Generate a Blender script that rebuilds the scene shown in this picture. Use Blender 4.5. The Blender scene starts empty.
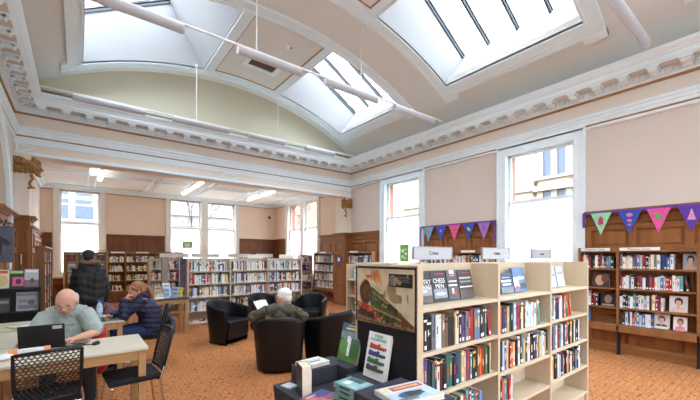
import bpy, bmesh, math, random
from mathutils import Matrix, Vector, Euler
PI = math.pi
R = math.radians
scene = bpy.context.scene
COL = scene.collection

# ------------------------------------------------------------------ camera
cam_d = bpy.data.cameras.new('camera'); cam = bpy.data.objects.new('camera', cam_d)
COL.objects.link(cam)
cam.location = (0, 0, 1.6)
cam.rotation_euler = (R(90), 0, R(-37.85))
cam_d.sensor_width = 36; cam_d.lens = 18.0
cam_d.shift_y = 57/700
cam_d.clip_start = 0.05; cam_d.clip_end = 300
scene.camera = cam

# ------------------------------------------------------------------ world: an overcast sky, brighter overhead
world = bpy.data.worlds.new('overcast'); scene.world = world
world.use_nodes = True
nt = world.node_tree; nt.nodes.clear()
tc = nt.nodes.new('ShaderNodeTexCoord'); sx = nt.nodes.new('ShaderNodeSeparateXYZ')
rp = nt.nodes.new('ShaderNodeValToRGB'); bg = nt.nodes.new('ShaderNodeBackground'); ow = nt.nodes.new('ShaderNodeOutputWorld')
nt.links.new(tc.outputs['Generated'], sx.inputs[0]); nt.links.new(sx.outputs['Z'], rp.inputs[0])
rp.color_ramp.elements[0].position = 0.0; rp.color_ramp.elements[0].color = (0.27, 0.285, 0.305, 1)
rp.color_ramp.elements[1].position = 0.9; rp.color_ramp.elements[1].color = (0.80, 0.92, 1.04, 1)
nt.links.new(rp.outputs[0], bg.inputs['Color']); bg.inputs['Strength'].default_value = 12.0
nt.links.new(bg.outputs[0], ow.inputs[0])
scene.view_settings.view_transform = 'Standard'
scene.view_settings.look = 'None'
scene.view_settings.gamma = 1
scene.view_settings.use_curve_mapping = False
scene.view_settings.exposure = 1.48
scene.cycles.max_bounces = 10
scene.cycles.diffuse_bounces = 7
scene.cycles.transparent_max_bounces = 12
scene.cycles.use_denoising = True
scene.cycles.sample_clamp_indirect = 6

def portal(name, loc, rot, sx_, sy_):
    l = bpy.data.lights.new(name, 'AREA'); l.shape = 'RECTANGLE'; l.size = sx_; l.size_y = sy_
    l.cycles.is_portal = True
    o = bpy.data.objects.new(name, l); COL.objects.link(o); o.location = loc; o.rotation_euler = rot
    return o

# ------------------------------------------------------------------ materials
MATS = {}
def srgb(c):
    return tuple(((x/255)/12.92 if x/255 <= 0.04045 else ((x/255+0.055)/1.055)**2.4) for x in c) + (1,)
def mat(name, c, rough=0.6, var=0.06, scale=6.0, bump=0.0, metal=0.0, spec=0.4, stretch=(1, 1, 1), c2=None, detail=3, trans=0, emis=0, coat=0):
    if name in MATS: return MATS[name]
    m = bpy.data.materials.new(name); m.use_nodes = True
    n = m.node_tree; b = n.nodes['Principled BSDF']
    col = srgb(c)
    b.inputs['Roughness'].default_value = rough; b.inputs['Metallic'].default_value = metal
    b.inputs['Specular IOR Level'].default_value = spec
    if coat: b.inputs['Coat Weight'].default_value = coat
    t = n.nodes.new('ShaderNodeTexCoord'); mp = n.nodes.new('ShaderNodeMapping'); mp.inputs['Scale'].default_value = stretch
    nz = n.nodes.new('ShaderNodeTexNoise'); nz.inputs['Scale'].default_value = scale; nz.inputs['Detail'].default_value = detail
    rm = n.nodes.new('ShaderNodeValToRGB')
    n.links.new(t.outputs['Object'], mp.inputs[0]); n.links.new(mp.outputs[0], nz.inputs['Vector']); n.links.new(nz.outputs['Fac'], rm.inputs[0])
    e = rm.color_ramp.elements
    e[0].position = 0.3; e[1].position = 0.7
    if c2 is None:
        e[0].color = tuple(x*(1-var) for x in col[:3])+(1,); e[1].color = tuple(min(1, x*(1+var)) for x in col[:3])+(1,)
    else:
        e[0].color = col; e[1].color = srgb(c2)
    n.links.new(rm.outputs[0], b.inputs['Base Color'])
    if bump:
        bp = n.nodes.new('ShaderNodeBump'); bp.inputs['Strength'].default_value = bump; bp.inputs['Distance'].default_value = 0.01
        n.links.new(nz.outputs['Fac'], bp.inputs['Height']); n.links.new(bp.outputs[0], b.inputs['Normal'])
    if emis:
        b.inputs['Emission Color'].default_value = (1, 0.98, 0.95, 1); b.inputs['Emission Strength'].default_value = emis
    MATS[name] = m
    return m

M_white = mat('white_gloss_paint', (233, 246, 251), 0.45, 0.02)
M_cream = mat('cream_frame_paint', (228, 226, 220), 0.45, 0.02)
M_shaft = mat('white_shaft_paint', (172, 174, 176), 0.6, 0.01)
M_peach = mat('peach_wall_paint', (214, 203, 192), 0.8, 0.02, 1.5)
M_peach2 = mat('warm_peach_wall_paint', (226, 206, 186), 0.8, 0.02, 1.5)
M_frieze = mat('peach_frieze_paint', (234, 224, 212), 0.8, 0.02, 1.5)
M_coffer = mat('pinkish_cornice_soffit_paint', (206, 200, 194), 0.8, 0.03)
M_ceil = mat('stone_beige_ceiling_paint', (226, 227, 222), 0.85, 0.02, 1.0)
M_lun = mat('pale_lunette_paint', (206, 200, 176), 0.85, 0.02, 1.0)
M_brownline = mat('brown_line_paint', (168, 128, 92), 0.7, 0.04)
M_ceilB = mat('off_white_coffer_paint', (232, 228, 216), 0.8, 0.02, 1.0)
M_oak = mat('varnished_oak', (134, 84, 46), 0.55, spec=0.25, scale=7, stretch=(1.2, 1.2, 0.12), c2=(160, 104, 60), bump=0.05)
M_oakh = mat('varnished_oak_rails', (130, 84, 46), 0.55, spec=0.25, scale=5, stretch=(0.3, 0.3, 4), c2=(158, 104, 60), bump=0.05)
M_oakdark = mat('dark_oak', (104, 62, 40), 0.45, scale=7, stretch=(1, 1, 0.15), c2=(130, 80, 52), spec=0.25)
M_shelf = mat('library_oak_shelving', (128, 84, 48), 0.45, scale=7, stretch=(1, 1, 0.3), c2=(152, 104, 62))
M_shback = mat('shelving_back_board', (92, 60, 38), 0.6, scale=6, c2=(108, 72, 46))
M_maple = mat('pale_maple', (190, 171, 144), 0.4, scale=5, stretch=(1, 1, 0.15), c2=(203, 186, 160), bump=0.02)
M_mapleH = mat('pale_maple_shelf', (198, 180, 154), 0.4, scale=5, stretch=(0.15, 1, 1), c2=(210, 194, 168), bump=0.02)
M_desk = mat('beech_desk', (182, 142, 94), 0.4, scale=5, stretch=(0.25, 2, 2), c2=(194, 156, 106))
M_desktop = mat('pale_desk_laminate', (204, 196, 176), 0.35, scale=5, stretch=(0.2, 2, 2), c2=(210, 203, 184))
M_black = mat('black_metal', (26, 26, 28), 0.5, 0.1)
M_blackpl = mat('black_plastic', (20, 20, 22), 0.45, 0.1)
M_blackfab = mat('black_upholstery', (24, 25, 32), 0.85, 0.15, 60, 0.1)
M_leather = mat('black_leatherette', (12, 14, 19), 0.42, 0.12, 30, 0.08, spec=0.4)
M_chrome = mat('chrome_tube', (200, 200, 205), 0.18, 0.02, metal=1.0)
M_felt = mat('charcoal_felt_board', (30, 29, 36), 0.95, 0.1, 80, 0.1)
M_felt2 = mat('dark_grey_display_cloth', (58, 57, 66), 0.9, 0.08, 60, 0.1)
M_gold = mat('old_gilding', (160, 122, 74), 0.5, 0.3, 20, 0.2, metal=0.3)
M_paper = mat('page_paper', (226, 214, 190), 0.8, 0.04, 40)
M_paperw = mat('white_paper', (238, 238, 236), 0.7, 0.02)
M_tubebody = mat('lamp_diffuser', (196, 199, 206), 0.35, 0.02)
M_tubeback = mat('lamp_batten_white', (232, 232, 234), 0.5, 0.02)
M_rail = mat('lamp_rail_white', (236, 236, 238), 0.4, 0.02)
M_litlamp = mat('lit_diffuser', (250, 248, 240), 0.4, 0.01, emis=5.0)
M_dimlamp = mat('dim_diffuser', (232, 233, 232), 0.4, 0.01, emis=2.2)
M_bar = mat('lead_grey_glazing_bar', (78, 84, 90), 0.5, 0.06)
M_vent = mat('brown_vent_grille', (110, 92, 76), 0.7, 0.1, 60)
M_skin = mat('skin', (206, 152, 126), 0.55, 0.06, 20)
M_skinred = mat('ruddy_skin', (216, 162, 140), 0.55, 0.08, 14)
M_sand = mat('red_sandstone', (172, 118, 98), 0.9, 0.1, 8)
M_stone = mat('blond_sandstone', (150, 138, 120), 0.9, 0.08, 3)
M_stonew = mat('grey_white_render', (150, 148, 144), 0.9, 0.05, 3)
M_paneout = mat('distant_window_glass', (70, 78, 92), 0.2, 0.1)
M_slate = mat('grey_slate', (92, 94, 100), 0.8, 0.1, 5)
M_asph = mat('asphalt', (96, 96, 96), 0.95, 0.1, 5)

def glass_mat(name, tint, glossy=0.06, dirt=0.0):
    m = bpy.data.materials.new(name); m.use_nodes = True; n = m.node_tree; n.nodes.clear()
    o = n.nodes.new('ShaderNodeOutputMaterial'); t = n.nodes.new('ShaderNodeBsdfTransparent'); g = n.nodes.new('ShaderNodeBsdfGlossy')
    t.inputs[0].default_value = tint + (1,); g.inputs['Roughness'].default_value = 0.05
    mx = n.nodes.new('ShaderNodeMixShader'); mx.inputs[0].default_value = glossy
    n.links.new(t.outputs[0], mx.inputs[1]); n.links.new(g.outputs[0], mx.inputs[2])
    last = mx
    if dirt:
        tc = n.nodes.new('ShaderNodeTexCoord'); nz = n.nodes.new('ShaderNodeTexNoise'); nz.inputs['Scale'].default_value = 2.2; nz.inputs['Detail'].default_value = 6
        rr = n.nodes.new('ShaderNodeValToRGB'); rr.color_ramp.elements[0].position = 0.45; rr.color_ramp.elements[1].position = 0.75
        rr.color_ramp.elements[1].color = (dirt, dirt, dirt, 1)
        d = n.nodes.new('ShaderNodeBsdfTranslucent'); d.inputs[0].default_value = (0.6, 0.6, 0.62, 1)
        m2 = n.nodes.new('ShaderNodeMixShader')
        n.links.new(tc.outputs['Object'], nz.inputs['Vector']); n.links.new(nz.outputs['Fac'], rr.inputs[0]); n.links.new(rr.outputs[0], m2.inputs[0])
        n.links.new(mx.outputs[0], m2.inputs[1]); n.links.new(d.outputs[0], m2.inputs[2]); last = m2
    n.links.new(last.outputs[0], o.inputs[0])
    return m
M_glass = glass_mat('clear_window_glass', (0.62, 0.64, 0.66))
M_skyglass = glass_mat('rooflight_glass', (0.39, 0.385, 0.38), 0.04, 0.4)
m = bpy.data.materials.new('frosted_window_film'); m.use_nodes = True; n = m.node_tree; n.nodes.clear()
o = n.nodes.new('ShaderNodeOutputMaterial'); t = n.nodes.new('ShaderNodeBsdfTranslucent'); t.inputs[0].default_value = (0.93, 0.94, 0.95, 1)
d = n.nodes.new('ShaderNodeBsdfTransparent'); d.inputs[0].default_value = (0.9, 0.92, 0.94, 1); mx = n.nodes.new('ShaderNodeMixShader'); mx.inputs[0].default_value = 0.35
n.links.new(t.outputs[0], mx.inputs[1]); n.links.new(d.outputs[0], mx.inputs[2]); n.links.new(mx.outputs[0], o.inputs[0])
M_frost = m
M_glass2 = glass_mat('bright_clear_glass', (0.95, 0.96, 0.97))

def carpet():
    m = bpy.data.materials.new('orange_brown_patterned_carpet'); m.use_nodes = True; n = m.node_tree; b = n.nodes['Principled BSDF']
    b.inputs['Roughness'].default_value = 0.95; b.inputs['Specular IOR Level'].default_value = 0.1
    t = n.nodes.new('ShaderNodeTexCoord')
    ck = n.nodes.new('ShaderNodeTexBrick'); ck.inputs['Scale'].default_value = 7.0
    ck.inputs['Color1'].default_value = srgb((184, 124, 80)); ck.inputs['Color2'].default_value = srgb((196, 136, 88)); ck.inputs['Mortar'].default_value = srgb((172, 112, 72))
    ck.inputs['Mortar Size'].default_value = 0.06; ck.inputs['Mortar Smooth'].default_value = 0.6; ck.inputs['Row Height'].default_value = 0.5; ck.inputs['Brick Width'].default_value = 0.6
    v = n.nodes.new('ShaderNodeTexVoronoi'); v.inputs['Scale'].default_value = 14
    r1 = n.nodes.new('ShaderNodeValToRGB'); r1.color_ramp.elements[0].position = 0.10; r1.color_ramp.elements[1].position = 0.28
    r1.color_ramp.elements[0].color = srgb((112, 60, 36)); r1.color_ramp.elements[1].color = (1, 1, 1, 1)
    nz = n.nodes.new('ShaderNodeTexNoise'); nz.inputs['Scale'].default_value = 38; nz.inputs['Detail'].default_value = 4
    r2 = n.nodes.new('ShaderNodeValToRGB'); r2.color_ramp.elements[0].position = 0.35; r2.color_ramp.elements[1].position = 0.65
    r2.color_ramp.elements[0].color = (0.55, 0.5, 0.48, 1); r2.color_ramp.elements[1].color = (1.15, 1.1, 1.05, 1)
    for q in (ck.inputs['Vector'], v.inputs['Vector'], nz.inputs['Vector']): n.links.new(t.outputs['Object'], q)
    n.links.new(v.outputs['Distance'], r1.inputs[0]); n.links.new(nz.outputs['Fac'], r2.inputs[0])
    m1 = n.nodes.new('ShaderNodeMix'); m1.data_type = 'RGBA'; m1.blend_type = 'MULTIPLY'; m1.inputs[0].default_value = 0.85
    m2 = n.nodes.new('ShaderNodeMix'); m2.data_type = 'RGBA'; m2.blend_type = 'MULTIPLY'; m2.inputs[0].default_value = 0.8
    n.links.new(ck.outputs['Color'], m1.inputs[6]); n.links.new(r1.outputs[0], m1.inputs[7])
    n.links.new(m1.outputs[2], m2.inputs[6]); n.links.new(r2.outputs[0], m2.inputs[7]); n.links.new(m2.outputs[2], b.inputs['Base Color'])
    return m
M_carpet = carpet()

# ------------------------------------------------------------------ mesh builder
class MB:
    def __init__(s): s.v = []; s.f = []; s.m = []; s.M = Matrix.Identity(4); s.sm = []
    def _a(s, vs, fs, m, smooth=False):
        k = len(s.v); M = s.M
        s.v += [tuple(M @ Vector(p)) for p in vs]
        s.f += [tuple(i+k for i in f) for f in fs]; s.m += [m]*len(fs); s.sm += [smooth]*len(fs)
    def box(s, x0, x1, y0, y1, z0, z1, m=0):
        s._a([(x0,y0,z0),(x1,y0,z0),(x1,y1,z0),(x0,y1,z0),(x0,y0,z1),(x1,y0,z1),(x1,y1,z1),(x0,y1,z1)],
             [(0,3,2,1),(4,5,6,7),(0,1,5,4),(1,2,6,5),(2,3,7,6),(3,0,4,7)], m); return s
    def poly(s, pts, m=0): s._a(pts, [tuple(range(len(pts)))], m); return s
    def prism(s, pts, d, m=0):
        n = len(pts); d = Vector(d)
        s._a(list(pts)+[tuple(Vector(p)+d) for p in pts], [tuple(range(n))[::-1], tuple(range(n, 2*n))]+[(i,(i+1)%n,n+(i+1)%n,n+i) for i in range(n)], m); return s
    def tube(s, pts, r, m=0, n=8, caps=True, flat=1.0):
        pts = [Vector(p) for p in pts]; rs = r if isinstance(r, (list, tuple)) else [r]*len(pts)
        vs = []; up = None
        for i, p in enumerate(pts):
            if i == 0: d = pts[1]-p
            elif i == len(pts)-1: d = p-pts[i-1]
            else: d = (pts[i+1]-p).normalized()+(p-pts[i-1]).normalized()
            d = d.normalized() if d.length > 1e-9 else Vector((0,0,1))
            if up is None: up = Vector((0,0,1)) if abs(d.z) < 0.95 else Vector((1,0,0))
            a = d.cross(up)
            if a.length < 1e-4: a = d.orthogonal()
            a.normalize(); b = a.cross(d).normalized()
            up = b
            for k in range(n):
                t = 2*PI*k/n; vs.append(tuple(p+a*math.cos(t)*rs[i]+b*math.sin(t)*rs[i]*flat))
        fs = []
        for i in range(len(pts)-1):
            for k in range(n): fs.append((i*n+k, i*n+(k+1)%n, (i+1)*n+(k+1)%n, (i+1)*n+k))
        s._a(vs, fs, m, n > 5)
        if caps:
            s._a(vs[:n], [tuple(range(n))[::-1]], m); s._a(vs[-n:], [tuple(range(n))], m)
        return s
    def lathe(s, prof, c=(0,0,0), m=0, n=16):
        vs = []; fs = []
        for r, z in prof:
            for k in range(n): vs.append((c[0]+r*math.cos(2*PI*k/n), c[1]+r*math.sin(2*PI*k/n), c[2]+z))
        for i in range(len(prof)-1):
            for k in range(n): fs.append((i*n+k, i*n+(k+1)%n, (i+1)*n+(k+1)%n, (i+1)*n+k))
        s._a(vs, fs, m, True); s._a(vs[:n], [tuple(range(n))[::-1]], m); s._a(vs[-n:], [tuple(range(n))], m); return s
    def ell(s, c, r, rot=None, m=0, nu=12, nv=8):
        vs = []; fs = []; Rm = rot if rot is not None else Matrix.Identity(3)
        for j in range(nv+1):
            ph = PI*j/nv
            for k in range(nu):
                t = 2*PI*k/nu; q = Rm @ Vector((r[0]*math.sin(ph)*math.cos(t), r[1]*math.sin(ph)*math.sin(t), r[2]*math.cos(ph)))
                vs.append((c[0]+q.x, c[1]+q.y, c[2]+q.z))
        for j in range(nv):
            for k in range(nu): fs.append((j*nu+k, (j+1)*nu+k, (j+1)*nu+(k+1)%nu, j*nu+(k+1)%nu))
        s._a(vs, fs, m, True); return s
    def sweep(s, prof, path, m=0, closed=False):
        # prof: (inward distance, z); path: 2D points, inward is to the left of travel; mitred corners
        n = len(path); rings = []
        for i in range(n):
            p = Vector(path[i])
            def nrm(a, b):
                d = (Vector(b)-Vector(a)).normalized(); return Vector((-d.y, d.x))
            if closed: n0 = nrm(path[i-1], path[i]); n1 = nrm(path[i], path[(i+1) % n])
            else:
                n0 = nrm(path[max(i-1,0)], path[max(i,1)]); n1 = nrm(path[min(i,n-2)], path[min(i+1,n-1)])
            mi = (n0+n1); mi = mi/(1+n0.dot(n1))
            rings.append([(p.x+mi.x*d, p.y+mi.y*d, z) for d, z in prof])
        k = len(prof); vs = [q for r_ in rings for q in r_]; fs = []
        for i in range(n if closed else n-1):
            j = (i+1) % n
            for a in range(k-1): fs.append((i*k+a, j*k+a, j*k+a+1, i*k+a+1))
        s._a(vs, fs, m); return s
    def build(s, name, mats, parent=None, bevel=0, loc=None, smooth=False, kind=None, label=None):
        me = bpy.data.meshes.new(name); me.from_pydata(s.v, [], s.f)
        if not isinstance(mats, (list, tuple)): mats = [mats]
        for q in mats: me.materials.append(q)
        me.polygons.foreach_set('material_index', s.m)
        me.polygons.foreach_set('use_smooth', [True]*len(s.f) if smooth else s.sm)
        me.update()
        o = bpy.data.objects.new(name, me); COL.objects.link(o)
        if parent is not None: o.parent = parent
        if loc is not None: o.location = loc
        if bevel:
            b = o.modifiers.new('bevel', 'BEVEL'); b.width = bevel; b.segments = 2; b.limit_method = 'ANGLE'; b.angle_limit = R(40)
        if kind: o['kind'] = kind
        if label: o['label'] = label
        return o

def tag(o, label, cat, group=None, kind=None):
    o['label'] = label; o['category'] = cat
    if group: o['group'] = group
    if kind: o['kind'] = kind
    return o
def thing(name, label, cat, loc=(0,0,0), rz=0, group=None):
    o = bpy.data.objects.new(name, None); COL.objects.link(o); o.empty_display_size = 0.1
    o.location = loc; o.rotation_euler = (0, 0, rz)
    return tag(o, label, cat, group)
def struct(name, mb, mats, parent=None, bevel=0, label=None):
    return mb.build(name, mats, parent, bevel, kind=None if parent else 'structure', label=label)
def dup(root, loc, rz, label=None):
    r = root.copy(); COL.objects.link(r); r.location = loc; r.rotation_euler = (0, 0, rz)
    if label: r['label'] = label
    for ch in list(root.children):
        c = ch.copy(); COL.objects.link(c); c.parent = r
        for g in list(ch.children):
            d = g.copy(); COL.objects.link(d); d.parent = c
    return r
def text_mb(txt, size, m_depth=0.0008, font=None, align='CENTER'):
    cu = bpy.data.curves.new('lettering', 'FONT'); cu.body = txt; cu.size = size; cu.extrude = m_depth; cu.align_x = align; cu.align_y = 'CENTER'; cu.resolution_u = 2
    o = bpy.data.objects.new('lettering', cu); COL.objects.link(o)
    bpy.context.view_layer.update()
    me = bpy.data.meshes.new_from_object(o.evaluated_get(bpy.context.evaluated_depsgraph_get()))
    bpy.data.objects.remove(o); bpy.data.curves.remove(cu)
    return me
def lettering(txt, size, material, parent, M, align='CENTER', name='lettering', squeeze=1.0):
    me = text_mb(txt, size, align=align); me.transform(Matrix.Diagonal((squeeze, 1, 1, 1))); me.transform(M)
    me.materials.clear(); me.materials.append(material)
    o = bpy.data.objects.new(name, me); COL.objects.link(o); o.parent = parent
    return o
UPRIGHT = Matrix.Rotation(R(90), 4, 'X')     # text in XZ facing -Y

# ================================================================== SHELL
XL, XR, YB, YN = -0.97, 7.20, 9.20, -3.2
YC, YF = 9.75, 15.0
ZB = 3.97                      # ceiling of the far room
CX, VR, VZ = 3.15, 7.4, 6.10   # vault
def vz(x): return VZ-VR+math.sqrt(VR*VR-(x-CX)**2)

struct('floor', MB().box(XL-0.4, XR+0.4, YN-0.4, YF+0.5, -0.1, 0), M_carpet)

def wall_grid(mb, axis, a0, a1, r0, r1, z0, z1, holes, m=0):
    # axis 'x': slab spans x in a0..a1, runs along y; axis 'y': slab spans y in a0..a1, runs along x; holes (r0,r1,z0,z1)
    rs = sorted({r0, r1, *[h[0] for h in holes], *[h[1] for h in holes]}); zs = sorted({z0, z1, *[h[2] for h in holes], *[h[3] for h in holes]})
    for i in range(len(rs)-1):
        for j in range(len(zs)-1):
            rc = (rs[i]+rs[i+1])/2; zc = (zs[j]+zs[j+1])/2
            if any(h[0] < rc < h[1] and h[2] < zc < h[3] for h in holes): continue
            if axis == 'x': mb.box(a0, a1, rs[i], rs[i+1], zs[j], zs[j+1], m)
            else: mb.box(rs[i], rs[i+1], a0, a1, zs[j], zs[j+1], m)
WZ0, WZ1 = 0.95, 3.78
W_A = [(2.53, 3.86), (6.22, 7.58)]; W_ADDED = (-2.0, -0.6)          # windows in the right wall of the hall; the last is unseen, added for daylight
W_B = (11.25, 13.62)
mb = MB(); wall_grid(mb, 'x', XR, XR+0.3, YN, YC-0.2, 0, 4.95, [(a, b, WZ0, WZ1) for a, b in W_A+[W_ADDED]]); struct('wall_right', mb, M_peach)
mb = MB(); wall_grid(mb, 'x', XR, XR+0.3, YC-0.2, YF+0.3, 0, 4.2, [(W_B[0], W_B[1], 1.0, 3.82)]); struct('wall_alcove_right', mb, M_peach2)
W_F = [(-0.5, 0.62), (2.80, 5.38)]
mb = MB(); wall_grid(mb, 'y', YF, YF+0.3, XL-0.3, XR+0.3, 0, 4.2, [(a, b, 1.0, 3.86) for a, b in W_F]); struct('wall_back', mb, M_peach2)
# left wall with a blind arch
AC, AZ, AR = 6.83, 2.2, 1.55
mb = MB()
segs = 24
wall_grid(mb, 'x', XL-0.3, XL, YN, AC-AR, 0, 4.95, []); mb.box(XL-0.3, XL, AC+AR, YF+0.3, 0, 4.95)
for i in range(segs):
    a0 = PI*i/segs; a1 = PI*(i+1)/segs
    y0, y1 = AC+AR*math.cos(a0), AC+AR*math.cos(a1); z0, z1 = AZ+AR*math.sin(a0), AZ+AR*math.sin(a1)
    mb.prism([(XL, y0, z0), (XL, y1, z1), (XL, y1, 4.95), (XL, y0, 4.95)], (-0.3, 0, 0))
mb.box(XL-0.3, XL-0.18, AC-AR, AC+AR, 0, 3.8)
struct('wall_left', mb, M_peach)
mb = MB()
for (ra, rb, dx) in ((1.55, 1.60, 0.06), (1.60, 1.72, 0.035), (1.72, 1.77, 0.06)):
    for i in range(segs):
        a0 = PI*i/segs; a1 = PI*(i+1)/segs
        P_ = lambda r_, a: (XL, AC+r_*math.cos(a), AZ+r_*math.sin(a))
        mb.prism([P_(ra, a0), P_(rb, a0), P_(rb, a1), P_(ra, a1)], (dx, 0, 0))
    for sg in (-1, 1): mb.box(XL, XL+dx, *(sorted((AC+sg*ra, AC+sg*rb))), 2.42, 2.2+0.0) if False else None
for sg in (-1, 1): mb.box(XL, XL+0.05, *(sorted((AC+sg*1.55, AC+sg*1.77))), 0.0, 2.2)
struct('trim_arch_moulding', mb, M_white)
mb = MB(); wall_grid(mb, 'y', YN-0.3, YN, XL-0.3, XR+0.3, 0, 6.3, [(0.1, 2.7, 0.9, 4.2), (3.6, 6.2, 0.9, 4.2)]); struct('wall_near', mb, M_peach)  # both openings hold unseen windows added to light the hall

# beam wall and piers between the hall and the far room
mb = MB()
mb.box(XL, XR, YB, YC, 3.60, 4.9)
mb.box(XL, -0.755, YB, YC, 0, 3.6); mb.box(6.95, XR, YB, YC, 0, 3.6)
struct('wall_beam', mb, M_frieze)
# lunette above the cornice
mb = MB(); N = 40
xs = [XL+(XR-XL)*i/N for i in range(N+1)]
for i in range(N):
    mb.prism([(xs[i], YB, 4.6), (xs[i+1], YB, 4.6), (xs[i+1], YB, vz(xs[i+1])+0.1), (xs[i], YB, vz(xs[i])+0.1)], (0, 0.2, 0))
struct('wall_lunette', mb, M_lun)

# vaulted ceiling with rooflight openings
OPX = [(0.07, 2.36), (4.30, 6.37)]
BAYS = [(6.12, 8.67), (2.12, 4.77), (-1.9, 0.75)]
gx = sorted(set([XL-0.1+(XR-XL+0.2)*i/36 for i in range(37)]+[q for p in OPX for q in p]))
gy = sorted(set([YN, YB+0.1]+[q for p in BAYS for q in p]))
mb = MB()
for i in range(len(gx)-1):
    for j in range(len(gy)-1):
        xc = (gx[i]+gx[i+1])/2; yc = (gy[j]+gy[j+1])/2
        if any(a < xc < b for a, b in OPX) and any(a < yc < b for a, b in BAYS): continue
        x0, x1 = gx[i], gx[i+1]
        mb.prism([(x0, gy[j], vz(x0)), (x1, gy[j], vz(x1)), (x1, gy[j], vz(x1)+0.12), (x0, gy[j], vz(x0)+0.12)], (0, gy[j+1]-gy[j], 0))
struct('ceiling', mb, M_ceil)

def vstrip(mb, x0, x1, y0, y1, d, m=0, base=0.01, n=None):
    n = n or max(1, int((x1-x0)/0.18))
    for i in range(n):
        a = x0+(x1-x0)*i/n; b = x0+(x1-x0)*(i+1)/n
        mb.prism([(a, y0, vz(a)-d), (b, y0, vz(b)-d), (b, y0, vz(b)+base), (a, y0, vz(a)+base)], (0, y1-y0, 0), m)
def vframe(mb, x0, x1, y0, y1, w, d, m=0):
    vstrip(mb, x0, x1, y0, y0+w, d, m); vstrip(mb, x0, x1, y1-w, y1, d, m)
    vstrip(mb, x0, x0+w, y0+w, y1-w, d, m); vstrip(mb, x1-w, x1, y0+w, y1-w, d, m)
# moulded ceiling frames
for k, (y0, y1) in enumerate(BAYS):
    mb = MB()
    X0, X1 = -0.13, 6.58
    for (a, b) in ((y0-0.22, y0), (y1, y1+0.22)):
        vstrip(mb, X0-0.1, X1+0.1, a, b, 0.025)
    for (a, b) in ((y0-0.24, y0-0.19), (y1+0.19, y1+0.24)): vstrip(mb, X0-0.13, X1+0.13, a, b, 0.05)
    for (a, b) in ((y0-0.035, y0), (y1, y1+0.035)): vstrip(mb, X0+0.1, X1-0.15, a, b, 0.045)
    for (ox0, ox1) in OPX:
        left = ox0 < 3
        ea = (X0, ox0) if left else (ox1, X1)
        vstrip(mb, *ea, y0, y1, 0.025, n=2); 
        lip = (X0-0.03, X0+0.03) if left else (X1-0.03, X1+0.03)
        vstrip(mb, *lip, y0, y1, 0.05, n=1)
        il = (ox0-0.035, ox0) if left else (ox1, ox1+0.035); vstrip(mb, *il, y0, y1, 0.045, n=1)
        inn = (ox1, ox1+0.035) if left else (ox0-0.035, ox0); vstrip(mb, *inn, y0, y1, 0.045, n=1)
    vstrip(mb, 2.395, 2.58, y0, y1, 0.025, n=1); vstrip(mb, 4.12, 4.265, y0, y1, 0.025, n=1)
    vstrip(mb, 2.58, 4.12, y0, y0+0.06, 0.025); vstrip(mb, 2.58, 4.12, y1-0.06, y1, 0.025)
    # crossettes
    for xa, xb in ((X0-0.13, X0), (X1, X1+0.13)):
        vstrip(mb, xa, xb, y0-0.24, y0+0.1, 0.05, n=1); vstrip(mb, xa, xb, y1-0.1, y1+0.24, 0.05, n=1)
    struct('trim_ceiling_frame', mb, M_white)
    mb = MB(); vframe(mb, 2.58, 4.12, y0+0.06, y1-0.06, 0.022, 0.014)
    struct('trim_ceiling_panel_line', mb, M_brownline)

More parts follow.
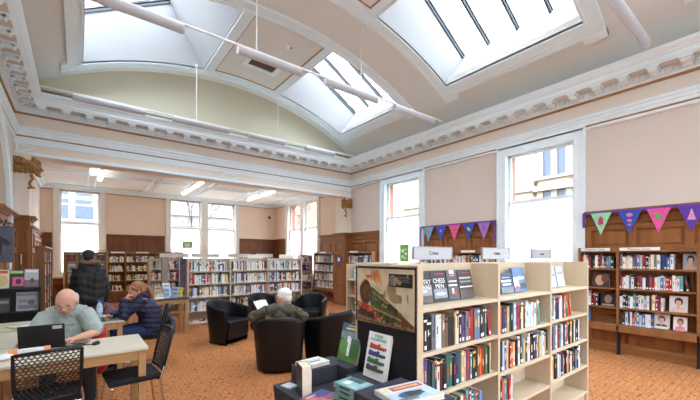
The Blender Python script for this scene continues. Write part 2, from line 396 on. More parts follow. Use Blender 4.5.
# rooflights: splayed shafts up to sloping glazing
def gzR(x): return 6.09+0.57*(6.85-x)
def rooflight(x0, x1, y0, y1, g0, g1, bars, idx):
    right = x0 > 3
    t = thing('window_%d' % idx, 'sloping rooflight set in a deep white splayed shaft', 'rooflight'); del t['label']; del t['category']; t['kind'] = 'structure'
    if right: ga, gb = 4.80, 6.85; gz = gzR
    else: ga, gb = -0.45, 1.60; gz = lambda x: 6.09+0.57*(x+0.45)
    n = 12; m_ = 4
    low = [(x0+(x1-x0)*i/n, vz(x0+(x1-x0)*i/n)) for i in range(n+1)]; hi = [(ga+(gb-ga)*i/n, gz(ga+(gb-ga)*i/n)) for i in range(n+1)]
    mb = MB(); ring = []
    for j in range(m_+1):
        f_ = j/m_; L0 = []; ya = y0+(g0-y0)*f_; yb = y1+(g1-y1)*f_
        q = [V_(low[i], hi[i], f_) for i in range(n+1)]
        pts = [(a, ya, b) for a, b in q]+[(q[n][0], ya+(yb-ya)*k/6, q[n][1]) for k in range(1, 6)]+[(a, yb, b) for a, b in q[::-1]]+[(q[0][0], yb+(ya-yb)*k/6, q[0][1]) for k in range(1, 6)]
        ring.append(pts)
    N_ = len(ring[0]); fs = []
    for j in range(m_):
        for i in range(N_): fs.append((j*N_+i, (j+1)*N_+i, (j+1)*N_+(i+1)%N_, j*N_+(i+1)%N_))
    mb._a([p for r_ in ring for p in r_], fs, 0)
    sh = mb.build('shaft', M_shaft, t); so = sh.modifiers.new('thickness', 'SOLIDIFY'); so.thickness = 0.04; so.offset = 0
    mb = MB()
    for f_, r_ in ((0.80, 0.018),):
        q = [V_(low[i], hi[i], f_) for i in range(n+1)]; ya = y0+(g0-y0)*f_; yb = y1+(g1-y1)*f_
        pts = [(a, ya, b) for a, b in q]+[(a, yb, b) for a, b in q[::-1]]
        mb.tube(pts+[pts[0]], r_, n=6)
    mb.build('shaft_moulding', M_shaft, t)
    mb = MB(); mb.poly([(ga, g0, gz(ga)), (gb, g0, gz(gb)), (gb, g1, gz(gb)), (ga, g1, gz(ga))])
    mb.build('pane', M_skyglass, t)
    for yb in bars:
        mb = MB()
        for w, dz in ((0.045, -0.05), (0.075, 0.02)):
            mb.prism([(ga, yb-w/2, gz(ga)+dz-0.02), (gb, yb-w/2, gz(gb)+dz-0.02), (gb, yb-w/2, gz(gb)+dz+0.03), (ga, yb-w/2, gz(ga)+dz+0.03)], (0, w, 0))
        mb.build('glazing_bar', M_bar, t)
    cx, cy = (ga+gb)/2, (g0+g1)/2
    sl = math.atan(0.57)*(1 if right else -1)
    portal('rooflight_portal', (cx, cy, gz(cx)+0.06), (0, sl, 0), (gb-ga)/math.cos(sl), g1-g0)
def V_(a, b, f_): return (a[0]+(b[0]-a[0])*f_, a[1]+(b[1]-a[1])*f_)
k = 1
for (y0, y1), spec in zip(BAYS, (((6.35, 8.55), (6.37, 6.70, 7.30, 7.90, 8.53)), ((2.36, 4.66), (2.38, 2.80, 3.41, 4.03, 4.64)), ((-1.7, 0.6), (-1.68, -0.95, -0.2, 0.58)))):
    for (x0, x1) in OPX:
        gg, bars = spec
        rooflight(x0, x1, y0, y1, gg[0], gg[1], bars, k); k += 1

# vent and its frame in the ceiling panel
t = thing('ceiling_vent', 'small brown ceiling grille in a white frame in the panel between rooflights', 'vent', (0, 0, 0))
mb = MB(); vframe(mb, 2.98, 3.83, 7.3, 7.98, 0.12, 0.03); mb.build('frame', M_white, t)
mb = MB(); vstrip(mb, 3.10, 3.71, 7.42, 7.86, 0.012, n=3)
for i in range(9): vstrip(mb, 3.12, 3.69, 7.44+i*0.047, 7.455+i*0.047, 0.022, n=3)
mb.build('grille', M_vent, t)
t = thing('smoke_detector', 'small white sensor on the flat panel of the vaulted ceiling', 'sensor', (3.52, 6.72, vz(3.52)))
MB().lathe([(0.0, -0.07), (0.035, -0.06), (0.06, -0.035), (0.06, 0.0)]).build('casing', M_white, t)
MB().tube([(0.03, 0, -0.03), (0.1, -0.05, -0.02)], 0.012).build('bracket', M_gold, t)

# cornice
path = [(XR, YN), (XR, YB), (XL, YB), (XL, YN)]
t = None
mb = MB()
mb.sweep([(0, 4.385), (0.05, 4.385), (0.06, 4.41), (0.08, 4.41), (0.08, 4.47), (0.11, 4.475), (0.12, 4.50), (0.33, 4.50), (0.33, 4.525), (0.35, 4.53), (0.35, 4.60), (0.37, 4.605), (0.37, 4.625), (0.41, 4.67), (0.42, 4.70), (0.42, 4.72), (0.0, 4.74)], path)
struct('trim_cornice', mb, M_white)
# coffers between the brackets, brackets and dentils
mb = MB(); md = MB(); mc = MB()
def along(p, q, step, off=0):
    p = Vector(p); q = Vector(q); L = (q-p).length; d = (q-p)/L; n_ = int((L-0.0)/step)
    return [p+d*(off+i*step) for i in range(n_+1) if off+i*step < L-0.1]
for (p, q, rz) in (((XR, YB-0.42), (XR, YN), -90), ((XL+0.42, YB), (XR-0.3, YB), 0), ((XL, YB-0.42), (XL, YN), 90)):
    for c in along(p, q, 0.37, 0.0):
        T = Matrix.Translation((c.x, c.y, 0)) @ Matrix.Rotation(R(rz), 4, 'Z')
        md.M = T
        md.box(-0.055, 0.055, -0.30, -0.1, 4.44, 4.499); md.box(-0.075, 0.075, -0.325, -0.1, 4.478, 4.499)
        md.tube([(-0.055, -0.28, 4.45), (0.055, -0.28, 4.45)], 0.022, n=8); md.tube([(-0.055, -0.15, 4.44), (0.055, -0.15, 4.44)], 0.03, n=8)
        mc.M = T; mc.box(0.078, 0.292, -0.325, -0.125, 4.49, 4.5015)
    for c in along(p, q, 0.078, 0.0):
        mb.M = Matrix.Translation((c.x, c.y, 0)) @ Matrix.Rotation(R(rz), 4, 'Z')
        mb.box(-0.022, 0.022, -0.125, -0.07, 4.412, 4.468)
struct('trim_cornice_brackets', md, M_white); struct('trim_cornice_dentils', mb, M_white); struct('trim_cornice_coffers', mc, M_coffer)
mb = MB(); mb.sweep([(0, 4.35), (0.03, 4.35), (0.03, 4.385), (0, 4.385)], path)
mb.sweep([(0, 3.915), (0.03, 3.915), (0.03, 3.94), (0, 3.94)], path)
struct('trim_brown_lines', mb, M_brownline)
mb = MB(); mb.sweep([(0.0, 3.94), (0.05, 3.945), (0.055, 4.0), (0.07, 4.005), (0.07, 4.05), (0.09, 4.07), (0.09, 4.11), (0, 4.12)], path)
mb.sweep([(0, 3.87), (0.02, 3.87), (0.035, 3.89), (0.035, 3.915), (0, 3.915)], path)
struct('trim_picture_rail', mb, M_white)
mb = MB(); mb.sweep([(0, 4.12), (0.004, 4.12), (0.004, 4.35), (0, 4.35)], path); struct('trim_frieze', mb, M_frieze)
# beam face: white bands with an end triangle and centre diamonds
mb = MB()
mb.box(XL, XR, YB-0.02, YB, 3.79, 3.87); mb.box(XL, XR, YB-0.035, YB, 3.85, 3.872)
mb.box(XL, XR, YB-0.02, YB, 3.60, 3.635); mb.box(-0.755, 6.95, YB-0.03, YB+0.02, 3.575, 3.61)
zc = 3.712
def strip(mb, pts, w):
    for a, b in zip(pts, pts[1:]):
        d = (Vector((b[0]-a[0], b[1]-a[1]))).normalized(); nx, nz = -d[1]*w/2, d[0]*w/2
        mb.prism([(a[0]-nx, YB-0.022, a[1]-nz), (b[0]-nx, YB-0.022, b[1]-nz), (b[0]+nx, YB-0.022, b[1]+nz), (a[0]+nx, YB-0.022, a[1]+nz)], (0, 0.022, 0))
for cx_ in (3.12,):
    strip(mb, [(cx_-0.26, zc), (cx_, zc+0.085), (cx_+0.26, zc), (cx_, zc-0.085), (cx_-0.26, zc)], 0.03)
for sx_, e in ((XL+0.05, 1), (XR-0.05, -1)):
    strip(mb, [(sx_, zc+0.08), (sx_, zc-0.08), (sx_+e*0.26, zc), (sx_, zc+0.08)], 0.03)
struct('trim_beam_bands', mb, M_white)

# far room ceiling, coffered, with a small cornice
mb = MB(); mb.box(XL-0.3, XR+0.3, YC, YF+0.3, ZB, ZB+0.2); struct('ceiling_alcove', mb, M_ceilB)
mb = MB()
mb.sweep([(0, ZB-0.13), (0.05, ZB-0.12), (0.06, ZB-0.06), (0.14, ZB-0.03), (0.15, ZB)], [(XR, YC), (XR, YF), (XL, YF), (XL, YC)])
for x in (0.35, 1.95, 3.55, 5.15, 6.5): mb.box(x-0.12, x-0.07, YC, YF-0.3, ZB-0.03, ZB+0.001); mb.box(x+0.07, x+0.12, YC, YF-0.3, ZB-0.03, ZB+0.001)
for y in (YC+0.25, 12.2, 12.5, YF-0.35):
    mb.box(XL+0.3, XR-0.3, y-0.025, y+0.025, ZB-0.03, ZB+0.001)
struct('trim_alcove_cornice', mb, M_white)
mb = MB(); mb.sweep([(0, ZB-0.16), (0.01, ZB-0.16), (0.01, ZB-0.13)], [(XR, YC), (XR, YF), (XL, YF), (XL, YC)]); struct('trim_alcove_line', mb, M_brownline)

# ------------------------------------------------------------------ windows
def window(idx, rz, origin, w, z0, z1, zmeet, lights, matf, casing=0.15, gm=None, depth=0.3):
    # local: x 0..w along the wall (left to right seen from inside), y>0 outwards, origin at the wall face
    t = thing('window_%d' % idx, '', '', origin, rz); del t['label']; del t['category']; t['kind'] = 'structure'
    mb = MB()
    c = casing
    mb.box(-c, 0, -0.035, 0.0, z0-0.05, z1); mb.box(w, w+c, -0.035, 0.0, z0-0.05, z1); mb.box(-c, w+c, -0.035, 0.0, z1, z1+c)
    mb.box(-c, -c+0.035, -0.06, -0.036, z0-0.05, z1+c-0.036); mb.box(w+c-0.035, w+c, -0.06, -0.036, z0-0.05, z1+c-0.036); mb.box(-c, w+c, -0.06, -0.036, z1+c-0.035, z1+c)
    mb.box(-0.021, 0.02, -0.046, 0.09, z0, z1-0.021); mb.box(w-0.02, w+0.021, -0.046, 0.09, z0, z1-0.021); mb.box(-0.021, w+0.021, -0.046, 0.09, z1-0.02, z1+0.02)
    mb.build('window_frame', matf, t)
    mb = MB().box(-c-0.03, w+c+0.03, -0.12, 0.1, z0-0.06, z0); mb.build('window_sill', matf, t)
    fw = 0.075; ms = MB(); mg = MB(); mf = MB(); mm = 0.22
    lw = (w-mm*(lights-1))/lights
    for i in range(lights):
        x0 = i*(lw+mm); x1 = x0+lw
        if i < lights-1: ms.box(x1-0.02, x1+mm+0.02, -0.03, 0.12, z0, z1)
        # upper sash
        ms.box(x0+0.02, x0+fw, 0.10, 0.14, zmeet, z1); ms.box(x1-fw, x1-0.02, 0.10, 0.14, zmeet, z1); ms.box(x0+0.02, x1-0.02, 0.10, 0.14, z1-0.07, z1); ms.box(x0+0.02, x1-0.02, 0.09, 0.14, zmeet-0.03, zmeet+0.03)
        # lower sash
        ms.box(x0+0.02, x0+fw, 0.05, 0.09, z0, zmeet); ms.box(x1-fw, x1-0.02, 0.05, 0.09, z0, zmeet); ms.box(x0+0.02, x1-0.02, 0.05, 0.09, z0, z0+0.1); ms.box(x0+0.02, x1-0.02, 0.05, 0.1, zmeet-0.03, zmeet+0.03)
        mg.poly([(x0+fw, 0.12, zmeet), (x1-fw, 0.12, zmeet), (x1-fw, 0.12, z1-0.06), (x0+fw, 0.12, z1-0.06)])
        mf.poly([(x0+fw, 0.07, z0+0.08), (x1-fw, 0.07, z0+0.08), (x1-fw, 0.07, zmeet), (x0+fw, 0.07, zmeet)])
    ms.build('sash', matf, t); mg.build('clear_pane', gm or M_glass, t); mf.build('frosted_pane', gm or M_frost, t)
    # outer stone reveal
    mb = MB(); mb.box(-0.03, 0.045, 0.15, depth+0.03, z0-0.1, z1+0.03); mb.box(w-0.045, w+0.03, 0.15, depth+0.03, z0-0.1, z1+0.03); mb.box(-0.03, w+0.03, 0.15, depth+0.03, z1-0.02, z1+0.06)
    mb.build('outer_reveal', M_sand, t)
    Mw = Matrix.Translation(origin) @ Matrix.Rotation(rz, 4, 'Z')
    p = Mw @ Vector((w/2, 0.2, (z0+z1)/2))
    portal('window_portal', p, (R(90), 0, rz), w, z1-z0).rotation_euler = Euler((R(90), 0, rz+PI if False else rz))
    return t
for i, (a, b) in enumerate(W_A): window(11+i, -PI/2, (XR, b, 0), b-a, WZ0, WZ1, 2.74, 1, M_white, 0.17)
window(13, -PI/2, (XR, W_B[1], 0), W_B[1]-W_B[0], 1.0, 3.82, 2.74, 2, M_cream, 0.14)
for i, (a, b) in enumerate(W_F): window(14+i, 0, (a, YF, 0), b-a, 1.0, 3.86, 2.74, 1+i, M_cream, 0.14)

for i, a in enumerate((0.1, 3.6)): window(17+i, PI, (a+2.6, YN, 0), 2.6, 0.9, 4.2, 2.74, 2, M_white, 0.14, M_glass)  # added windows out of view, letting more sky light into the hall
window(19, -PI/2, (XR, -0.6, 0), 1.4, WZ0, WZ1, 2.74, 1, M_white, 0.14, M_glass2)  # another added, unseen window; its clearer glass raises the interior light
# ------------------------------------------------------------------ oak panelling
def panelling(name, origin, rz, L, cells, z1=2.40, mats=None, cap=True, low=0.15, side=False):
    mb = MB(); z = z1
    mb.box(0, L, -0.018, 0, 0, z)                       # backing
    if cap:
        mb.box(-0.0, L, -0.10, 0, z-0.035, z); mb.box(0, L, -0.075, 0, z-0.065, z-0.03, 1); mb.box(0, L, -0.05, 0, z-0.10, z-0.06, 1)
    mb.box(0, L, -0.065, 0, z-0.235, z-0.205, 1)
    mb.box(0, L, -0.05, 0, z-0.34, z-0.245, 1)
    mb.box(0, L, -0.05, 0, z-0.72, z-0.62, 1)
    mb.box(0, L, -0.05, 0, 0, low, 1); mb.box(0, L, -0.055, 0, 0, low-0.03, 1)
    mb.box(0, L, -0.05, 0, 0.62, 0.70, 1)
    w = L/cells; sw = 0.05 if w > 0.4 else 0.03
    for i in range(cells+1):
        c = min(max(i*w, sw), L-sw); mb.box(c-sw, c+sw, -0.0505, 0, low, z-0.3)
    for i in range(cells):
        for za, zb in ((z-0.62, z-0.34), (0.70, z-0.72), (low, 0.62)):
            x0, x1 = i*w+sw+0.015, (i+1)*w-sw-0.015
            if i == 0: x0 += sw
            if i == cells-1: x1 -= sw
            if x1-x0 > 0.06: mb.box(x0+0.025, x1-0.025, -0.034, 0, za+0.04, zb-0.04)
    o = mb.build(name, mats or [M_oak, M_oakh], None, 0.004); o.location = origin; o.rotation_euler = (0, 0, rz); o['kind'] = 'structure'
    return o
panelling('trim_panelling', (XR, 2.36, 0), -PI/2, 2.7, 4)
panelling('trim_panelling', (XR, 6.05, 0), -PI/2, 2.0, 3)
panelling('trim_panelling', (XR, YB, 0), -PI/2, 1.45, 2)
panelling('trim_panelling', (6.95-0.03, YB, 0), 0, 0.28, 1)
panelling('trim_panelling', (6.95, YC+0.03, 0), -PI/2, 0.60, 1)
panelling('trim_panelling', (XR, 11.05, 0), -PI/2, 1.3, 2)
panelling('trim_panelling', (XR, YF, 0), -PI/2, 1.2, 2, mats=[M_oakdark, M_oakdark])
panelling('trim_panelling', (5.55, YF, 0), 0, 1.65, 3, mats=[M_oakdark, M_oakdark])
panelling('trim_panelling', (0.79, YF, 0), 0, 1.84, 3, mats=[M_oakdark, M_oakdark])
panelling('trim_panelling', (XL, YF, 0), 0, 0.3, 1, mats=[M_oakdark, M_oakdark])
panelling('trim_panelling', (XL, YB-0.02, 0), 0, 0.24, 1)
panelling('trim_panelling', (-0.755, YB-0.03, 0), PI/2, 0.6, 1)
panelling('trim_panelling', (XL, YC, 0), PI/2, YF-YC, 7)
panelling('trim_panelling', (XL, 7.3, 0), PI/2, 1.87, 3)
# dark dado under the windows
for (o_, rz, L) in (((XR, 4.05, 0), -PI/2, 1.7), ((XR, 7.78, 0), -PI/2, 1.75), ((XR, 13.78, 0), -PI/2, 2.7), ((-0.65, YF, 0), 0, 1.45), ((2.64, YF, 0), 0, 2.9)):
    panelling('trim_dado', o_, rz, L, max(2, int(L/0.6)), z1=0.9, cap=False, mats=[M_oakdark, M_oakdark])

# ------------------------------------------------------------------ organic meshes (voxel remeshed unions)
def remeshed(mb, name, mats, parent, voxel=0.008, smooth=4, factor=0.5, disp=None, label=None):
    me = bpy.data.meshes.new(name); me.from_pydata(mb.v, [], mb.f); me.update()
    o = bpy.data.objects.new(name, me); COL.objects.link(o)
    r = o.modifiers.new('r', 'REMESH'); r.mode = 'VOXEL'; r.voxel_size = voxel
    if smooth:
        s_ = o.modifiers.new('s', 'SMOOTH'); s_.factor = factor; s_.iterations = smooth
    bpy.context.view_layer.update()
    m2 = bpy.data.meshes.new_from_object(o.evaluated_get(bpy.context.evaluated_depsgraph_get()))
    bpy.data.objects.remove(o); bpy.data.meshes.remove(me)
    m2.name = name
    if disp:
        ns = [v.normal.copy() for v in m2.vertices]
        for v, n_ in zip(m2.vertices, ns): v.co += n_*disp(v.co)
    m2.materials.clear()
    for q in (mats if isinstance(mats, (list, tuple)) else [mats]): m2.materials.append(q)
    m2.polygons.foreach_set('use_smooth', [True]*len(m2.polygons))
    o = bpy.data.objects.new(name, m2); COL.objects.link(o)
    if parent is not None: o.parent = parent
    if label: o['label'] = label
    return o

# gilded crests on the pier corners
def crest(label, loc, sx_):
    mb = MB(); rnd = random.Random(5)
    def leaf(x, z, a, l, w):
        mb.ell((x+math.cos(a)*l/2, -0.05, z+math.sin(a)*l/2), (l/2, 0.028, w/2), Matrix.Rotation(-a, 3, 'Y'))
    for x, z, a, l, w in ((0, 0.02, 2.9, 0.30, 0.09), (0, 0.06, 2.7, 0.26, 0.07), (0, -0.06, 3.1, 0.28, 0.08), (-0.15, -0.1, 3.0, 0.16, 0.08), (-0.12, 0.1, 2.9, 0.18, 0.05),
                          (0, 0.05, 0.5, 0.16, 0.08), (0, -0.03, -0.2, 0.2, 0.08), (0.03, -0.08, -0.8, 0.17, 0.07), (0.02, 0.1, 1.2, 0.1, 0.06),
                          (0, -0.12, -1.4, 0.16, 0.06), (0.01, -0.24, -1.9, 0.13, 0.05), (-0.02, -0.33, -1.2, 0.12, 0.04), (0, -0.4, -2.3, 0.07, 0.05), (0.02, -0.4, -0.6, 0.06, 0.04)):
        leaf(x*sx_, z, a if sx_ > 0 else PI-a, l, w)
    mb.ell((0, -0.07, 0.0), (0.08, 0.06, 0.09)); mb.ell((0.04*sx_, -0.1, 0.02), (0.04, 0.04, 0.04))
    mb.tube([(-0.3*sx_, -0.04, -0.14), (-0.2*sx_, -0.05, -0.10), (-0.1*sx_, -0.05, -0.13), (0, -0.05, -0.08)], 0.02)
    mb.box(-0.27, 0.15, -0.03, 0.0, -0.14, 0.12) if sx_ > 0 else mb.box(-0.15, 0.27, -0.03, 0.0, -0.14, 0.12)
    t = thing('gilded_crest', label, 'ornament', loc, 0, None)
    remeshed(mb, 'carved_leaves', M_gold, t, 0.008, 0, disp=lambda co: 0.009*math.sin(co.x*75+co.z*40)*math.sin(co.z*80))
crest('gilded leafy crest at the top of the left pier under the beam', (-0.72, YB-0.01, 3.36), 1)
crest('gilded leafy crest at the top of the right pier under the beam', (6.93, YB-0.01, 3.36), -1)

# ================================================================== LAMPS
def suspended_rail(y, z, x0, x1, tubes, rods, label, lit=False):
    t = thing('suspended_strip_light', label, 'ceiling light', (x0, y, z))
    L = x1-x0
    MB().box(0, L, -0.014, 0.014, -0.012, 0.014).build('rail', M_rail, t)
    for r_ in rods:
        MB().tube([(r_-x0, 0, 0.02), (r_-x0, 0, vz(r_)-z)], 0.011).lathe([(0.04, 0), (0.03, -0.03), (0.012, -0.05)], (r_-x0, 0, vz(r_)-z)).build('rod', M_rail, t)
    for a, b in tubes:
        mb = MB(); mb.box(a-x0, b-x0, -0.055, 0.055, -0.045, -0.012)
        c = mb.build('batten', M_tubeback, t)
        mb = MB(); pr = [(0.066*math.cos(q), 0.085*math.sin(q)) for q in [PI+PI*i/8 for i in range(9)]]
        mb.prism([(a-x0, p[0], -0.05+p[1]) for p in pr], (b-a, 0, 0)); mb.build('diffuser', M_tubebody, c)
suspended_rail(5.2, 4.80, XL+0.4, XR-0.4, [(-0.35, 1.14), (1.9, 2.98), (3.48, 4.72), (5.2, 6.47)], [2.2, 4.31], 'long white strip lamp rail hung across the hall between the two skylight rows')
suspended_rail(8.55, 4.74, XL+0.4, XR-0.4, [(-0.08, 1.13), (1.66, 2.9), (3.41, 4.4), (5.05, 6.04)], [2.16, 4.21], 'white strip lamp rail hung along the far beam cornice')
suspended_rail(1.4, 4.80, XL+0.4, XR-0.4, [(0.2, 1.4), (2.4, 3.6), (5.05, 6.62)], [2.2, 4.3], 'nearest white strip lamp at the upper right corner of the photo')
for k, (x, y0, y1, lab) in enumerate(((0.5, 11.25, 12.5, 'lit strip lamp on the far room ceiling above the single window'), (2.95, 11.0, 13.45, 'double strip lamp on the far room ceiling left of centre'), (5.3, 11.0, 13.4, 'double strip lamp on the far room ceiling near its right corner'))):
    t = thing('strip_light', lab, 'ceiling light', (x, y0, ZB-0.03))
    L = y1-y0
    MB().box(-0.03, 0.03, 0, L, -0.03, 0.03).build('rail', M_rail, t)
    for a, b in ([(0.05, L-0.05)] if L < 1.5 else [(0.05, L/2-0.08), (L/2+0.08, L-0.05)]):
        c = MB().box(-0.04, 0.04, a, b, -0.08, -0.03).build('batten', M_tubeback, t)
        MB().prism([(0.06*math.cos(q), a, -0.08+0.06*math.sin(q)) for q in [PI+PI*i/8 for i in range(9)]], (0, b-a, 0)).build('diffuser', M_litlamp if k == 0 else M_dimlamp, c)

# ================================================================== BOOKS
PAL = [(232,232,228),(220,224,230),(198,210,222),(160,190,214),(86,130,180),(44,66,112),(28,34,56),(24,24,28),(40,40,44),(66,66,72),(110,112,118),(160,160,160),
       (150,40,44),(188,50,50),(206,96,48),(222,178,70),(196,168,124),(228,214,184),(52,104,96),(92,150,150),(60,110,70),(130,60,90),(92,70,130),(214,150,170),(120,84,56),(84,40,44)]
BM = [mat('book_cover_%s' % n_, c, 0.45, 0.05, 40) for n_, c in zip(('white','pale grey','light blue grey','sky blue','blue','navy','midnight','black','charcoal','dark grey','mid grey','silver','dark red','red','orange','yellow','tan','cream','dark teal','pale teal','green','plum','purple','pink','brown','maroon'), PAL)]
CN = ['white','pale grey','ash blue','sky blue','blue','navy','midnight blue','black','charcoal','dark grey','mid grey','silver','dark red','red','orange','yellow','tan','cream','dark teal','pale teal','green','plum','purple','pink','brown','maroon']
NB = len(BM)
BMATS = BM+[M_paper, M_paperw]
LABELP = [0.85]
def book_shape(mb, w, d, h, ci, rnd, simple=False, acc=None):
    # spine towards -Y at y=0
    if simple:
        mb.box(-w/2, w/2, 0, d, 0, h, ci)
        if rnd.random() < 0.7: mb.box(-w/2+0.0015, w/2-0.0015, -0.001, 0.001, 0.012, 0.035, NB+1)
        if rnd.random() < 0.6:
            a = rnd.uniform(0.35, 0.75)*h; mb.box(-w/2+0.001, w/2-0.001, -0.001, 0.001, a, a+rnd.uniform(0.02, 0.07), rnd.choice([0, 7, 15, 13, 5, 17, acc or 0]))
        return
    c = 0.002
    mb.box(-w/2, -w/2+c, 0.002, d, 0, h, ci); mb.box(w/2-c, w/2, 0.002, d, 0, h, ci)
    q = w*0.28
    mb.prism([(-w/2, 0.004, 0), (-q, 0, 0), (q, 0, 0), (w/2, 0.004, 0), (w/2, 0.007, 0), (-w/2, 0.007, 0)], (0, 0, h), ci)
    mb.box(-w/2+c, w/2-c, 0.006, d-0.003, 0.002, h-0.003, NB)
    if rnd.random() < LABELP[0]: mb.box(-q, q, -0.0008, 0.002, 0.012, 0.036, NB+1)
    ac = rnd.choice([0, 0, 7, 15, 13, 17, 5])
    if ac == ci: ac = 7 if ci != 7 else 0
    r_ = rnd.random()
    if r_ < 0.75:
        a = rnd.uniform(0.3, 0.5)*h; b = a+rnd.uniform(0.2, 0.38)*h
        if w > 0.02 and r_ < 0.3: mb.box(-q, -q*0.3, -0.0008, 0.002, a, b, ac); mb.box(q*0.2, q, -0.0008, 0.002, a+0.01, b-0.02, ac)
        else: mb.box(-q*0.5, q*0.5, -0.0008, 0.002, a, b, ac)
    if rnd.random() < 0.4: mb.box(-w/2+0.001, w/2-0.001, -0.0005, 0.004, h*0.86, h*0.93, ac)

ORD = ['first','second','third','fourth','fifth','sixth','seventh','eighth','ninth','tenth','eleventh','twelfth','thirteenth','fourteenth','fifteenth','sixteenth','seventeenth','eighteenth','nineteenth','twentieth']+['twenty-'+q for q in ('first','second','third','fourth','fifth','sixth','seventh','eighth','ninth')]+['thirtieth','thirty-first','thirty-second','thirty-third','thirty-fourth','thirty-fifth','thirty-sixth']
NBOOK = [0]
def fill(origin, rz, x0, x1, z, hmax, seed, where=None, hr=(0.19, 0.24), wr=(0.018, 0.042), dr=(0.13, 0.16), stuff=None, setback=0.02, pal=None, lean_end=0.3, group=None, gap=0.0012):
    rnd = random.Random(seed)
    Mo = Matrix.Translation(origin) @ Matrix.Rotation(rz, 4, 'Z')
    x = x0; i = 0; pal = pal or list(range(NB))
    seq = []
    while True:
        w = rnd.uniform(*wr)
        if x+w > x1: break
        seq.append((x, w)); x += w+gap
    lean_from = len(seq)-rnd.randint(2, 4) if rnd.random() < lean_end else 10**6
    lx = 0
    for i, (x, w) in enumerate(seq):
        h = min(rnd.uniform(*hr), hmax-0.015); d = rnd.uniform(*dr); ci = rnd.choice(pal)
        ang = 0
        cx = x+w/2
        if i >= lean_from:
            ang = R(-9-2*(i-lean_from))      # leaning to the left on its neighbours
            lx += 0.030 if i == lean_from else 0.008
            cx += lx
            if cx+w+h*math.sin(-ang)*0 > x1-0.005: break
        sb = setback+rnd.uniform(0, 0.012)
        L = Matrix.Translation((cx, sb, z+0.001+(w/2*abs(math.sin(ang))))) @ Matrix.Rotation(ang, 4, 'Y')
        if stuff is not None:
            stuff.M = Mo @ L; book_shape(stuff, w, d, h, ci, rnd, True)
        else:
            mb = MB(); book_shape(mb, w, d, h, ci, rnd)
            used = sorted(set(mb.m)); mb.m = [used.index(q) for q in mb.m]
            o = mb.build('book', [BMATS[q] for q in used])
            o.matrix_world = Mo @ L
            tag(o, ' '.join(('%s book, %s from left, %s' % (CN[ci], ORD[i], where)).split()[:16]), 'book', group or 'upright books, '+where)
            NBOOK[0] += 1
    return

def faceout(name, label, cat, origin, rz, x, z, w, h, th, base, blocks, tilt=12, yb=0.14, spin=0, texts=(), group=None):
    """book or magazine standing with its front cover showing; blocks are (x0,x1,z0,z1,colour) in fractions of the cover"""
    t = thing(name, label, cat, group=group)
    t.matrix_world = Matrix.Translation(origin) @ Matrix.Rotation(rz, 4, 'Z') @ Matrix.Translation((x, yb, z+0.002)) @ Matrix.Rotation(R(spin), 4, 'Z') @ Matrix.Rotation(R(-tilt), 4, 'X')
    mb = MB()
    mb.box(-w/2, w/2, -th, -th+0.002, 0, h, 0); mb.box(-w/2, w/2, -0.002, 0, 0, h, 0); mb.box(-w/2, -w/2+0.002, -th, 0, 0, h, 0)
    cov = mb.build('cover', mat('cover_'+'_'.join(map(str, base)), base, 0.4, 0.04, 30), t)
    MB().box(-w/2+0.002, w/2-0.002, -th+0.002, -0.002, 0.002, h-0.002).build('pages', M_paper, t)
    if blocks:
        mb = MB(); mm = []; 
        for q, blk in enumerate(blocks):
            a, b, c, d, col = blk[:5]
            mt = mat('print_'+'_'.join(map(str, col)), col, 0.4, 0.15, 25)
            if mt not in mm: mm.append(mt)
            e = 0.0004+0.0002*q
            if len(blk) > 5:   # ellipse
                cx, cz, rx, rz_ = (a+b)/2*w-w/2, (c+d)/2*h, (b-a)/2*w, (d-c)/2*h
                mb.prism([(cx+rx*math.cos(2*PI*k/20), -th-e, cz+rz_*math.sin(2*PI*k/20)) for k in range(20)], (0, e, 0), mm.index(mt))
            else: mb.box(a*w-w/2, b*w-w/2, -th-e, -th, c*h, d*h, mm.index(mt))
        mb.build('cover_print', mm, cov)
    for (s_, fx, fz, size, col) in texts:
        lettering(s_, size, mat('print_'+'_'.join(map(str, col)), col, 0.4, 0.15, 25), cov, Matrix.Translation((fx*w-w/2, -th-0.003, fz*h)) @ UPRIGHT)
    return t

def portrait(base, skin=(214, 168, 146), hair=(60, 42, 36), top=(230, 228, 224)):
    return [(0.12, 0.88, 0.0, 0.34, top, 1), (0.0, 1, 0, 0.1, top), (0.28, 0.75, 0.42, 0.9, hair, 1), (0.35, 0.66, 0.38, 0.8, skin, 1), (0.42, 0.58, 0.25, 0.45, skin), (0.33, 0.68, 0.72, 0.86, hair, 1)]

